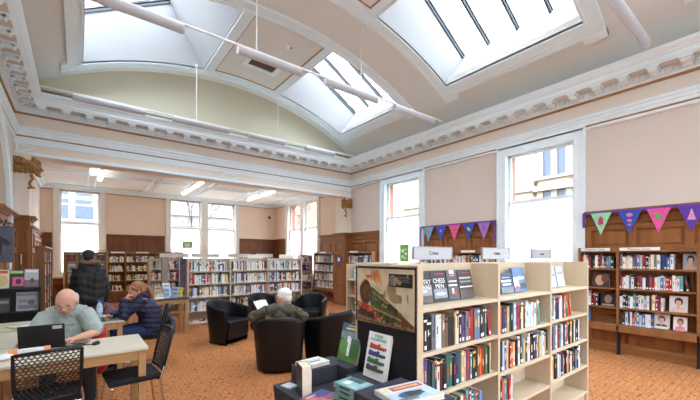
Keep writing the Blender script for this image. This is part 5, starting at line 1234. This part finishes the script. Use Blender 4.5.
# horse poster and red file
t = thing('horse_poster', 'dark grey horse poster on the left wall beside the pier', 'poster', (-0.95, 7.05, 1.52), 0)
MB().box(0, 0.205, 0, 0.02, 0, 0.53).build('panel', mat('slate_poster', (78, 82, 98), 0.5, 0.3, 6), t, 0.004)
mb = MB()
mb.prism([(0.01, -0.003, 0.33), (0.06, -0.003, 0.38), (0.14, -0.003, 0.33), (0.185, -0.003, 0.27), (0.14, -0.003, 0.24), (0.09, -0.003, 0.28), (0.08, -0.003, 0.1), (0.02, -0.003, 0.08)], (0, 0.003, 0)); mb.build('dark_horse_print', mat('dark_print', (42, 42, 52), 0.5, 0.3, 10), t)
t = thing('letter_board', 'black letter W standing on top of the horse poster', 'letter', (-0.87, 7.05, 2.05), 0)
mb = MB()
for a, b in (((-0.05, 0.09), (-0.028, 0.0)), ((-0.028, 0.0), (0, 0.065)), ((0, 0.065), (0.028, 0)), ((0.028, 0), (0.05, 0.09))):
    mb.prism([(a[0]-0.008, 0, a[1]), (a[0]+0.008, 0, a[1]), (b[0]+0.008, 0, b[1]), (b[0]-0.008, 0, b[1])], (0, 0.015, 0))
mb.build('letter', M_black, t)
t = thing('wall_clock', 'round black wall fitting in the left arch at the photo\'s edge', 'clock', (XL-0.17, 7.62, 2.75), R(90))
MB().prism([(0.17*math.cos(q), 0, 0.17*math.sin(q)) for q in [2*PI*i/28 for i in range(28)]], (0, -0.05, 0)).build('case', M_black, t)
MB().prism([(0.145*math.cos(q), -0.05, 0.145*math.sin(q)) for q in [2*PI*i/28 for i in range(28)]], (0, -0.004, 0)).build('dial', M_paperw, t)
MB().box(-0.006, 0.006, -0.06, -0.055, 0, 0.11).box(0, 0.08, -0.063, -0.06, -0.006, 0.006).build('hands', M_black, t)
t = thing('door_pull', 'chrome handle on the oak pier panelling at left', 'handle', (-0.86, YB-0.085, 1.3), 0)
MB().tube([(0, 0.04, 0), (0, 0, 0.02), (0, 0, 0.34), (0, 0.04, 0.36)], 0.012).build('bar', M_chrome, t)
t = thing('security_camera', 'small dark camera in the far right ceiling corner', 'camera', (6.9, YF-0.12, 3.40))
MB().ell((0, 0, 0), (0.06, 0.06, 0.06)).build('dome', M_black, t); MB().box(-0.03, 0.03, 0.05, 0.12, -0.03, 0.03).build('bracket', M_white, t)

# ================================================================== PEOPLE
V = Vector
def frame_from(fwd, up):
    f = V(fwd).normalized(); u = V(up); u = (u-f*u.dot(f)).normalized(); s_ = f.cross(u).normalized()
    return f, u, s_
def hand_prims(mb, wrist, fwd, back, curl=0.35, side=1, spread=0.02):
    """fwd: wrist to knuckles, back: normal out of the back of the hand, side +1 puts the thumb on +s"""
    f, u, s_ = frame_from(fwd, back); w = V(wrist)
    mb.tube([w, w+f*0.03, w+f*0.06, w+f*0.085], [0.024, 0.03, 0.034, 0.030], n=10, flat=0.55)
    for i, (off, L) in enumerate(((0.027, 0.068), (0.009, 0.076), (-0.009, 0.070), (-0.026, 0.054))):
        p = w+f*0.078+s_*off*side; d = (f+s_*side*off*spread*20).normalized(); a = 0
        pts = [p-f*0.02, p]
        for k, fr in enumerate((0.45, 0.32, 0.25)):
            a += curl*(0.8+0.35*k); dd = d*math.cos(a)-u*math.sin(a); p = p+dd*L*fr; pts.append(p)
        mb.tube(pts, [0.0095, 0.0095, 0.0088, 0.008, 0.006], n=8)
    p = w+f*0.022+s_*0.022*side; d = (f*0.62+s_*0.75*side-u*0.25).normalized()
    q = p+d*0.04; d2 = (f*0.9+s_*0.35*side-u*0.35).normalized(); mb.tube([p-d*0.01, p, q, q+d2*0.032], [0.014, 0.014, 0.011, 0.008], n=8)
def head_prims(mb, M):
    def c(p): return tuple(M @ V(p))
    R3 = M.to_3x3()
    mb.ell(c((0, 0.014, 0.035)), (0.076, 0.096, 0.088), R3, nu=20, nv=14)
    mb.ell(c((0, -0.022, -0.018)), (0.066, 0.070, 0.085), R3, nu=20, nv=14)
    mb.ell(c((0, -0.040, -0.068)), (0.042, 0.042, 0.036), R3)
    for s_ in (-1, 1):
        mb.ell(c((s_*0.035, -0.060, -0.025)), (0.026, 0.024, 0.026), R3)
        mb.ell(c((s_*0.079, 0.012, -0.008)), (0.011, 0.020, 0.032), R3)
        mb.tube([c((s_*0.012, -0.084, 0.024)), c((s_*0.045, -0.074, 0.024))], 0.010, n=6)
    mb.tube([c((0, -0.084, 0.018)), c((0, -0.100, -0.010)), c((0, -0.108, -0.026))], [0.009, 0.012, 0.016], n=8)
    mb.ell(c((0, -0.094, -0.030)), (0.019, 0.012, 0.010), R3)
    mb.tube([c((-0.022, -0.082, -0.056)), c((0, -0.090, -0.054)), c((0.022, -0.082, -0.056))], [0.005, 0.008, 0.005], n=6)
def face_details(M, parent, brow, lips=(170, 100, 90), glasses=None):
    mb = MB(); mb.M = M
    for s_ in (-1, 1): mb.ell((s_*0.031, -0.079, 0.006), (0.013, 0.006, 0.007))
    mb.build('eyes', mat('eye_dark', (60, 50, 48), 0.3), parent)
    mb = MB(); mb.M = M
    for s_ in (-1, 1): mb.tube([(s_*0.014, -0.092, 0.030), (s_*0.032, -0.089, 0.037), (s_*0.050, -0.080, 0.031)], [0.003, 0.004, 0.002], n=6)
    mb.build('eyebrows', mat('brow_'+'_'.join(map(str, brow)), brow, 0.8), parent)
    mb = MB(); mb.M = M; mb.tube([(-0.022, -0.0865, -0.056), (0, -0.097, -0.055), (0.022, -0.0865, -0.056)], [0.003, 0.005, 0.003], n=6)
    mb.build('lips', mat('lips', lips, 0.5), parent)
    if glasses:
        mb = MB(); mb.M = M
        for s_ in (-1, 1):
            mb.tube([(s_*0.033+0.024*math.cos(a), -0.103, 0.003+0.016*math.sin(a)) for a in [2*PI*i/16 for i in range(17)]], 0.0017, n=5, caps=False)
            mb.tube([(s_*0.057, -0.100, 0.008), (s_*0.080, -0.05, 0.008), (s_*0.084, 0.012, 0.004)], 0.0017, n=5)
        mb.tube([(-0.009, -0.104, 0.006), (0, -0.109, 0.009), (0.009, -0.104, 0.006)], 0.0017, n=5)
        mb.build('glasses', mat('glasses_frame', glasses, 0.3), parent)
def headM(center, yaw_dir, pitch=0, roll=0):
    """yaw_dir (dx,dy) the way the face looks; pitch>0 looks down"""
    return Matrix.Translation(center) @ Matrix.Rotation(facing(*yaw_dir), 4, 'Z') @ Matrix.Rotation(R(pitch), 4, 'X') @ Matrix.Rotation(R(roll), 4, 'Y')
def body(J, mb, g=0.0, parts=('torso', 'arms', 'legs', 'neck'), arm_end=1.0, bulk=1.0, leg_end=1.0, armr=1.0):
    P = {k: V(v) for k, v in J.items() if k not in ('bulk',)}
    def lerp(a, b, f_): return P[a].lerp(P[b], f_) if isinstance(a, str) else a.lerp(b, f_)
    if 'torso' in parts:
        hc = (P['hl']+P['hr'])/2; sc = (P['sl']+P['sr'])/2
        mb.tube([P['hl'], P['hr']], 0.118*bulk+g, n=14)
        sv = (P['sr']-P['sl']).normalized()
        for off in (-0.07, 0.0, 0.07):
            mid = P['belly'] if 'belly' in P else hc.lerp(sc, 0.45)
            mb.tube([hc+sv*off, mid+sv*off*1.05, hc.lerp(sc, 0.75)+sv*off*1.25, sc+sv*off-V((0, 0, 0.06))], [0.115*bulk+g, 0.118*bulk+g, 0.112*bulk+g, 0.09+g], n=14)
        mb.tube([P['sl'], P['sl'].lerp(P['sr'], 0.3)+V((0, 0, 0.022)), P['sl'].lerp(P['sr'], 0.7)+V((0, 0, 0.022)), P['sr']], [0.060+g, 0.068+g, 0.068+g, 0.060+g], n=12)
    if 'cover' in parts:
        sc = (P['sl']+P['sr'])/2; mb.tube([sc-V((0, 0, 0.10)), sc, sc.lerp(P['nk'], 0.75)], [0.10+g, 0.072+g, 0.058+g*0.7], n=12)
    if 'neck' in parts:
        sc = (P['sl']+P['sr'])/2; mb.tube([sc-V((0, 0, 0.02)), P['nk'], P['nk'].lerp(P['hd'], 0.5)], [0.062, 0.055, 0.052], n=12)
    if 'arms' in parts:
        for s_ in 'lr':
            S, E, W_ = P['s'+s_], P['e'+s_], P['w'+s_]
            pts = [S, S.lerp(E, 0.5), E]; rs = [0.055*armr+g, 0.047*armr+g, 0.040*armr+g]
            if arm_end >= 1: pts += [E.lerp(W_, 0.35), W_]; rs += [0.040*armr+g, 0.028+g]
            else: pts = [S, S.lerp(E, arm_end)]; rs = [0.058*armr+g, 0.055*armr+g*1.3]
            mb.tube(pts, rs, n=12)
            for q, r_ in ((pts[-1], rs[-1]),) : mb.ell(tuple(q), (r_*0.98,)*3)
            if arm_end >= 1: mb.ell(tuple(E), (0.041*armr+g,)*3)
    if 'legs' in parts:
        for s_ in 'lr':
            H_, K, A = P['h'+s_], P['k'+s_], P['a'+s_]
            mb.tube([H_, H_.lerp(K, 0.5), K], [0.092+g, 0.078+g, 0.060+g], n=12); mb.ell(tuple(K), (0.060+g,)*3)
            mb.tube([K, K.lerp(A, 0.35), A], [0.056+g, 0.054+g, 0.036+g], n=12)
            if g == 0 or leg_end > 1: pass
def feet(J, parent, m):
    for s_, nm in (('l', 'shoe'), ('r', 'shoe')):
        mb = MB(); A = V(J['a'+s_]); f = V(J['ft'+s_]).normalized()
        mb.tube([A-V((0, 0, 0.0)), A+V((0, 0, -0.04))], [0.046, 0.05], n=10); mb.tube([V((A.x, A.y, 0.042))-f*0.05, V((A.x, A.y, 0.044))+f*0.04, V((A.x, A.y, 0.036))+f*0.15], [0.040, 0.044, 0.034], n=10)
        for q in range(1): pass
        remeshed(mb, nm, m, parent, 0.010, 2)
def shift(J, o): return {k: (tuple(V(v)-V(o)) if not k.startswith('ft') else v) for k, v in J.items()}

# ---- man at the laptop
O = (-0.10, 4.95, 0)
J = dict(hl=(-0.20, 4.96, 0.56), hr=(0.00, 4.96, 0.56), belly=(-0.10, 4.87, 0.78), sl=(-0.255, 4.84, 0.985), sr=(0.065, 4.84, 0.985), nk=(-0.095, 4.79, 1.05), hd=(-0.095, 4.71, 1.125),
         el=(-0.35, 4.70, 0.80), wl=(-0.30, 4.50, 0.79), er=(0.15, 4.60, 0.80), wr=(-0.015, 4.475, 0.785), kl=(-0.24, 4.60, 0.54), kr=(0.08, 4.60, 0.54), al=(-0.24, 4.62, 0.09), ar=(0.10, 4.62, 0.09), ftl=(0, -1, 0), ftr=(0, -1, 0))
J = shift(J, O)
p = thing('person', 'balding person in glasses and a pale green short-sleeved shirt, typing at the black laptop', 'person', O)
HM = headM(J['hd'], (-0.25, -1.0), 24) @ Matrix.Scale(1.12, 4)
mb = MB(); body(J, mb, 0, bulk=1.05); head_prims(mb, HM)
hand_prims(mb, J['wr'], V((-0.13, -0.03, -0.01)), (0, 0, 1), 0.3, -1); hand_prims(mb, J['wl'], V((0.05, -0.10, -0.01)), (0, 0, 1), 0.3, 1)
remeshed(mb, 'body', M_skinred, p, 0.0065, 3)
face_details(HM, p, (150, 140, 134), glasses=(90, 84, 80))
mb = MB(); mb.M = HM
for s_ in (-1, 1):
    mb.ell((s_*0.070, 0.032, 0.022), (0.014, 0.046, 0.044)); mb.ell((s_*0.055, 0.075, 0.010), (0.025, 0.035, 0.048))
mb.ell((0, 0.096, 0.0), (0.055, 0.02, 0.045))
mb.M = Matrix.Identity(4)
remeshed(mb, 'hair', mat('grey_white_hair', (196, 190, 184), 0.9, 0.1, 60), p, 0.005, 2)
def crease(a, f1, f2): return lambda co: a*math.sin(co.z*f1+math.sin(co.x*f2)*1.5+co.y*11)*math.sin(co.x*f2*0.7+co.z*9)
mb = MB(); body(J, mb, 0.020, ('torso', 'arms', 'cover'), 0.82, 1.15, armr=1.15)
SH = mat('pale_green_shirt', (156, 168, 162), 0.85, 0.08, 30)
remeshed(mb, 'shirt', SH, p, 0.008, 3, disp=crease(0.0035, 55, 38))
mb = MB(); nk = V(J['nk'])+V((0.0, 0.03, -0.025))
mb.tube([nk+V((0.072*math.cos(a), 0.06*math.sin(a)-0.01, 0.018*math.sin(a)-0.004)) for a in [-PI/2+0.35+(2*PI-0.7)*i/20 for i in range(21)]], 0.016, n=8)
mb.tube([nk+V((0.024, -0.068, -0.02)), nk+V((0.055, -0.085, -0.055))], [0.016, 0.006], n=8); mb.tube([nk+V((-0.024, -0.068, -0.02)), nk+V((-0.055, -0.085, -0.055))], [0.016, 0.006], n=8)
remeshed(mb, 'collar', SH, p, 0.006, 2)
mb = MB(); body(J, mb, 0.016, ('legs',)); mb.tube([J['hl'], J['hr']], 0.145, n=14); remeshed(mb, 'trousers', mat('dark_trousers', (56, 56, 62), 0.9, 0.1, 40), p, 0.011, 2)
feet(J, p, mat('black_shoe', (34, 32, 32), 0.5))

# ---- woman in navy
O = (0.84, 5.90, 0)
J = dict(hl=(0.84, 5.80, 0.55), hr=(0.84, 6.0, 0.55), belly=(0.84, 5.9, 0.78), sl=(0.735, 5.73, 1.00), sr=(0.77, 6.03, 1.00), nk=(0.715, 5.85, 1.055), hd=(0.655, 5.80, 1.115),
         el=(0.50, 5.71, 0.79), wl=(0.505, 5.74, 0.985), er=(0.58, 6.04, 0.79), wr=(0.40, 5.92, 0.79), kl=(0.42, 5.80, 0.53), kr=(0.42, 5.98, 0.53), al=(0.42, 5.80, 0.09), ar=(0.44, 6.0, 0.09), ftl=(-1, 0, 0), ftr=(-1, 0, 0))
J = shift(J, O)
p = thing('person', 'person with ginger ponytail in a navy padded jacket resting chin on hand', 'person', O)
HM = headM(J['hd'], (-1.0, -0.12), 14)
mb = MB(); body(J, mb, 0, bulk=0.95); head_prims(mb, HM)
hand_prims(mb, J['wl'], V((0.06, 0.02, 0.10)), (-0.9, -0.3, 0.5), 0.75, 1); hand_prims(mb, J['wr'], V((-0.12, -0.03, -0.01)), (0, 0, 1), 0.3, -1)
remeshed(mb, 'body', M_skin, p, 0.0065, 3)
face_details(HM, p, (140, 90, 56))
HAIR = mat('ginger_brown_hair', (146, 98, 62), 0.6, 0.3, 50, stretch=(1, 1, 0.3))
mb = MB(); mb.M = HM
mb.ell((0, 0.030, 0.052), (0.088, 0.100, 0.088), nu=18, nv=12); mb.ell((0, 0.06, 0.0), (0.080, 0.062, 0.075)); 
for s_ in (-1, 1): mb.tube([(s_*0.055, -0.060, 0.085), (s_*0.078, -0.035, 0.05), (s_*0.082, 0.02, 0.01)], [0.020, 0.022, 0.022], n=8)
mb.tube([(0, 0.11, 0.03), (0, 0.155, 0.01), (0, 0.175, -0.07), (0, 0.165, -0.18), (0, 0.15, -0.28)], [0.026, 0.034, 0.032, 0.024, 0.010], n=10)
mb.M = Matrix.Identity(4)
remeshed(mb, 'hair', HAIR, p, 0.006, 2)
mb = MB(); mb.M = HM; mb.lathe([(0.026, -0.008), (0.03, 0), (0.026, 0.008)], (0, 0.118, 0.028)); mb.build('hair_tie', M_black, p)
NAVY = mat('navy_padded_jacket', (32, 36, 66), 0.55, 0.15, 20)
mb = MB(); body(J, mb, 0.030, ('torso', 'arms', 'cover'), 1.0, 1.05)
nk = V(J['nk']); mb.tube([nk+V((0.075*math.cos(a), 0.075*math.sin(a), -0.02)) for a in [2*PI*i/16 for i in range(17)]], 0.032, n=8)
mb.tube([nk+V((0.06, -0.03, -0.03)), nk+V((0.12, 0.0, -0.07)), nk+V((0.06, 0.05, -0.03))], [0.04, 0.06, 0.04], n=8)
remeshed(mb, 'jacket', NAVY, p, 0.009, 2, disp=lambda co: 0.009*abs(math.sin(co.z*44+co.x*5))-0.004)
mb = MB(); body(J, mb, 0.016, ('legs',)); mb.tube([J['hl'], J['hr']], 0.135, n=14); remeshed(mb, 'jeans', mat('blue_jeans', (40, 54, 92), 0.9, 0.15, 40), p, 0.011, 2)
feet(J, p, mat('black_shoe', (34, 32, 32), 0.5))
t = thing('shoulder_bag', 'crumpled blue-grey bag hanging behind the woman in navy', 'bag', (1.13, 5.98, 0.52), 0)
mb = MB(); mb.ell((0, 0, 0), (0.07, 0.15, 0.13)); mb.ell((0.01, -0.04, 0.09), (0.05, 0.09, 0.08)); mb.tube([(-0.02, -0.1, 0.1), (-0.03, -0.03, 0.30), (-0.03, 0.05, 0.30), (-0.02, 0.1, 0.1)], 0.012)
remeshed(mb, 'bag_body', mat('blue_grey_cloth', (66, 72, 90), 0.8, 0.4, 25), t, 0.011, 1, disp=crease(0.008, 60, 50))

# ---- white-haired man in the tub chair
O = (2.30, 4.62, 0); fd = V((0.45, 0.89, 0)).normalized(); sd = V((0.89, -0.45, 0)).normalized()
def L(f_, s_, z): return tuple(V((2.30, 4.62, 0))+fd*f_+sd*s_+V((0, 0, z)))
J = dict(hl=L(0.02, -0.10, 0.53), hr=L(0.02, 0.10, 0.53), sl=L(-0.04, -0.17, 0.825), sr=L(-0.04, 0.20, 0.81), nk=L(-0.01, 0.035, 0.905), hd=L(0.03, 0.055, 1.0),
         el=L(0.02, -0.37, 0.74), wl=L(0.24, -0.25, 0.74), er=L(0.03, 0.35, 0.72), wr=L(0.22, 0.33, 0.70), kl=L(0.45, -0.12, 0.50), kr=L(0.45, 0.12, 0.50), al=L(0.50, -0.14, 0.09), ar=L(0.50, 0.14, 0.09), ftl=tuple(fd), ftr=tuple(fd))
J = shift(J, O)
p = thing('person', 'white-haired person in an olive jacket seated in a tub chair, reading', 'person', O)
HM = headM(J['hd'], (-0.6, 0.75), 12) @ Matrix.Scale(1.1, 4)
mb = MB(); body(J, mb, 0); head_prims(mb, HM)
hand_prims(mb, J['wl'], fd*0.6+sd*0.5+V((0, 0, 0.5)), -sd+V((0, 0, 0.3)), 0.5, 1); hand_prims(mb, J['wr'], fd+V((0, 0, -0.2)), (0, 0, 1), 0.4, -1)
remeshed(mb, 'body', M_skin, p, 0.0065, 3); face_details(HM, p, (220, 216, 210), glasses=(60, 56, 56))
WH = mat('white_hair', (232, 230, 226), 0.9, 0.08, 60)
mb = MB(); mb.M = HM
mb.ell((0, 0.026, 0.050), (0.086, 0.100, 0.086), nu=18, nv=12); mb.ell((0, 0.055, 0.0), (0.080, 0.060, 0.072))
for s_ in (-1, 1): mb.ell((s_*0.074, 0.0, 0.03), (0.014, 0.04, 0.04))
mb.M = Matrix.Identity(4)
remeshed(mb, 'hair', WH, p, 0.006, 2, disp=lambda co: 0.003*math.sin(co.x*190)*math.sin(co.z*170))
OL = mat('olive_jacket', (84, 80, 66), 0.8, 0.15, 14)
mb = MB(); body(J, mb, 0.032, ('torso', 'arms', 'cover'), 1.0, 1.08, armr=1.15)
nk = V(J['nk']); mb.tube([nk+V((0.075*math.cos(a), 0.075*math.sin(a), -0.015)) for a in [2*PI*i/16 for i in range(17)]], 0.03, n=8)
bk = V(J['nk'])-fd*0.07; mb.tube([bk-sd*0.08+V((0, 0, -0.02)), bk-fd*0.03+V((0, 0, -0.05)), bk+sd*0.08+V((0, 0, -0.02))], [0.03, 0.04, 0.03], n=8)
remeshed(mb, 'jacket', OL, p, 0.009, 2, disp=crease(0.007, 48, 34))
mb = MB(); mb.tube([nk+V((0.07*math.cos(a), 0.07*math.sin(a), 0.014)) for a in [2*PI*i/16 for i in range(17)]], 0.014, n=8); mb.build('scarf_collar', mat('grey_collar', (120, 124, 130), 0.8), p)
mb = MB(); body(J, mb, 0.016, ('legs',)); mb.tube([J['hl'], J['hr']], 0.135, n=14); remeshed(mb, 'trousers', mat('navy_trousers', (42, 46, 64), 0.9, 0.1, 40), p, 0.011, 2)
feet(J, p, mat('black_shoe', (34, 32, 32), 0.5))
q = V(O)+V(J['wl'])+fd*0.10+V((0, 0, 0.09))
t = thing('newspaper', 'folded white newspaper held by the white-haired reader', 'newspaper', tuple(q), facing(-0.45, 0.9))
mb = MB(); mb.M = Matrix.Rotation(R(35), 4, 'X')
mb.poly([(-0.14, 0, -0.10), (0, 0.02, -0.10), (0, 0.02, 0.12), (-0.14, 0, 0.12)]); mb.poly([(0, 0.02, -0.10), (0.14, 0, -0.10), (0.14, 0, 0.12), (0, 0.02, 0.12)])
o = mb.build('pages', M_paperw, t); sm = o.modifiers.new('thick', 'SOLIDIFY'); sm.thickness = 0.004

# ---- standing man from behind
O = (0.15, 7.20, 0)
J = dict(hl=(0.05, 7.20, 0.93), hr=(0.25, 7.20, 0.93), sl=(0.02, 7.20, 1.40), sr=(0.28, 7.20, 1.40), nk=(0.15, 7.20, 1.50), hd=(0.14, 7.24, 1.59),
         el=(-0.04, 7.20, 1.13), wl=(-0.04, 7.27, 0.88), er=(0.34, 7.20, 1.13), wr=(0.36, 7.26, 0.88), kl=(0.06, 7.18, 0.50), kr=(0.25, 7.24, 0.50), al=(0.05, 7.15, 0.09), ar=(0.26, 7.27, 0.09), ftl=(0, 1, 0), ftr=(0, 1, 0))
J = shift(J, O)
p = thing('person', 'person standing with back turned in a black quilted jacket and dark cap', 'person', O)
HM = headM(J['hd'], (0.1, 1.0), 18)
mb = MB(); body(J, mb, 0); head_prims(mb, HM)
hand_prims(mb, J['wl'], (0, 0.02, -0.1), (-1, 0, 0), 0.35, 1); hand_prims(mb, J['wr'], (0, 0.02, -0.1), (1, 0, 0), 0.35, -1)
remeshed(mb, 'body', M_skin, p, 0.007, 3); face_details(HM, p, (70, 60, 56))
mb = MB(); mb.M = HM; mb.ell((0, 0.016, 0.058), (0.088, 0.104, 0.074)); mb.ell((0, 0.05, 0.01), (0.082, 0.066, 0.075)); mb.tube([(0, -0.09, 0.06), (0, -0.13, 0.05)], [0.05, 0.04], n=10, flat=0.2); mb.M = Matrix.Identity(4)
remeshed(mb, 'cap', mat('dark_grey_cap', (48, 48, 56), 0.9, 0.1, 40), p, 0.007, 2)
PUF = mat('black_quilted_jacket', (30, 30, 34), 0.6, 0.15, 16)
mb = MB(); body(J, mb, 0.035, ('torso', 'arms', 'cover'), 1.0, 0.98, armr=1.1)
nk = V(J['nk']); mb.tube([nk+V((0.09*math.cos(a), 0.085*math.sin(a), 0.0)) for a in [2*PI*i/16 for i in range(17)]], 0.045, n=8)
remeshed(mb, 'jacket', PUF, p, 0.011, 2, disp=lambda co: 0.010*abs(math.sin(co.z*26+math.sin(co.x*12)))-0.005)
mb = MB(); mb.tube([nk+V((0.115*math.cos(a), 0.10*math.sin(a)-0.03, 0.03-0.03*math.sin(a)*-1)) for a in [PI+PI*i/14 for i in range(15)]], 0.03, n=8)
remeshed(mb, 'fur_trim', mat('brown_fur_trim', (112, 88, 70), 0.95, 0.4, 60), p, 0.009, 1, disp=lambda co: 0.006*math.sin(co.x*160)*math.sin(co.z*170+co.y*90))
mb = MB(); body(J, mb, 0.014, ('legs',)); mb.tube([J['hl'], J['hr']], 0.13, n=14); remeshed(mb, 'jeans', mat('grey_blue_jeans', (70, 76, 96), 0.9, 0.15, 40), p, 0.011, 2)
feet(J, p, mat('black_shoe', (34, 32, 32), 0.5))
def carried(name, label, loc, c, s_):
    t = thing(name, label, 'bag', loc)
    mb = MB(); mb.ell((0, 0, -0.24*s_), (0.10*s_, 0.07*s_, 0.15*s_)); mb.tube([(-0.05*s_, 0, -0.14*s_), (-0.02, 0, -0.02), (0.02, 0, -0.02), (0.05*s_, 0, -0.14*s_)], 0.010)
    remeshed(mb, 'bag_body', mat('bag_'+'_'.join(map(str, c)), c, 0.7, 0.3, 16), t, 0.010, 1)
carried('carrier_bag', 'bright blue bag in the standing person\'s left hand', (0.06, 7.32, 0.84), (50, 130, 190), 1.0)
carried('shoulder_bag', 'mauve patterned bag in the standing person\'s right hand', (0.42, 7.3, 0.88), (124, 96, 120), 1.1)
# red coat over the seated man's chair
t = thing('coat', 'red coat draped beside the seated man\'s chair', 'coat', (0.20, 5.02, 0.30), 0)
mb = MB(); mb.ell((0, 0.02, 0.30), (0.07, 0.13, 0.19)); mb.ell((0.0, 0.0, 0.08), (0.09, 0.16, 0.14)); mb.ell((0.02, 0.08, 0.43), (0.05, 0.07, 0.06))
remeshed(mb, 'folded_cloth', mat('red_cloth', (170, 38, 40), 0.85, 0.2, 20), t, 0.011, 1, disp=crease(0.012, 40, 45))

# ================================================================== OUTSIDE
g = MB().box(-60, 70, -60, 90, -1.3, -1.2).build('ground_outside', M_asph); g['kind'] = 'structure'
def facade(label, loc, rz, w, h, m, wins, roof=True, bay=None):
    t = thing('building', label, 'building', loc, rz)
    MB().box(0, w, 0, 8, -1.2, h).build('wall', m, t)
    mb = MB()
    for zc in (2.7, 5.2, 9.2):
        if zc < h: mb.box(-0.1, w+0.1, -0.15, 0, zc-0.12, zc+0.1)
    mb.build('string_course', m, t)
    for (x, z, ww, hh) in wins:
        f_ = MB().box(x-0.12, x+ww+0.12, -0.12, 0, z-0.12, z+hh+0.12).build('window', M_cream, t)
        MB().box(x, x+ww, -0.14, -0.12, z, z+hh/2-0.04).box(x, x+ww, -0.14, -0.12, z+hh/2+0.04, z+hh).build('pane', M_paneout, f_)
    if bay:
        bx, bw = bay
        pts = [(bx, 0), (bx+0.5, -0.9), (bx+bw-0.5, -0.9), (bx+bw, 0)]
        mb = MB()
        for z0, z1, e in ((-1.2, 2.9, 0), (2.9, 3.05, 0.12), (4.85, 5.05, 0.18), (5.05, 5.4, 0), (5.4, 5.52, 0.15), (7.1, 7.6, 0.15)):
            mb.prism([(bx-e, 0, z0), (bx+0.5-e, -0.9-e, z0), (bx+bw-0.5+e, -0.9-e, z0), (bx+bw+e, 0, z0)], (0, 0, z1-z0))
        mb.build('bay', m, t)
        for z0, z1 in ((3.05, 4.85), (5.52, 7.1)):
            f_ = MB().prism([(bx+0.1, 0, z0), (bx+0.55, -0.78, z0), (bx+bw-0.55, -0.78, z0), (bx+bw-0.1, 0, z0)], (0, 0, z1-z0)).build('bay_window', M_paneout, t)
            mb = MB()
            for x, y in ((bx+0.12, -0.08), (bx+0.55, -0.82), (bx+bw/2, -0.82), (bx+bw-0.55, -0.82), (bx+bw-0.12, -0.08)): mb.box(x-0.13, x+0.13, y-0.06, y+0.08, z0, z1)
            mb.build('mullion', m, f_)
    if roof:
        MB().prism([(-0.3, -0.3, h), (-0.3, 8.3, h), (-0.3, 4, h+2.4)], (w+0.6, 0, 0)).build('roof', M_slate, t)
    return t
facade('blond sandstone tenement with bay windows seen through the nearest hall window', (19, 18, 0), RZ, 26, 12, M_stone, [(x, z, 1.1, 1.7) for x in (2.0, 5.2, 14.5, 18, 21.5) for z in (3.0, 5.5)], bay=(9.5, 2.4))
facade('pale rendered house seen through the far room\'s single window', (-4.5, 27, 0), 0, 8.2, 9, M_stonew, [(3.15, 3.9, 0.9, 1.75), (4.35, 3.9, 0.9, 1.75), (6.6, 4.2, 0.9, 1.6), (6.6, 1.5, 0.9, 1.6)])
facade('distant slate-roofed house seen through the far double window', (6.0, 42, 0), 0, 12, 6.2, M_stonew, [(2, 3.2, 1.1, 1.5), (5, 3.2, 1.1, 1.5), (8, 3.2, 1.1, 1.5)])
def tree(label, loc, h, seed):
    rnd = random.Random(seed); t = thing('bare_tree', label, 'tree', loc); mb = MB()
    def br(p, d, l, r_, k):
        q = p+d*l; mb.tube([p, q], [r_, r_*0.65], n=6)
        if k == 0: return
        for _ in range(3):
            nd = (d+V((rnd.uniform(-.8, .8), rnd.uniform(-.8, .8), rnd.uniform(-.1, .6)))).normalized(); br(q, nd, l*rnd.uniform(0.55, 0.8), r_*0.62, k-1)
    br(V((0, 0, -1.2)), V((0, 0, 1)), h*0.4, 0.16, 5)
    mb.build('branches', mat('grey_bark', (92, 84, 78), 0.9, 0.2, 10), t)
tree('bare winter tree outside the far double window', (9.0, 34, 0), 8.5, 3)
tree('bare winter tree outside the far room\'s right window', (11.5, 21.5, 0), 6.5, 8)
facade('red sandstone building beside the far room\'s right window', (14.5, 30.5, 0), RZ, 6, 9, M_sand, [(1, 3.6, 1, 1.8), (3.5, 3.6, 1, 1.8)], roof=False)
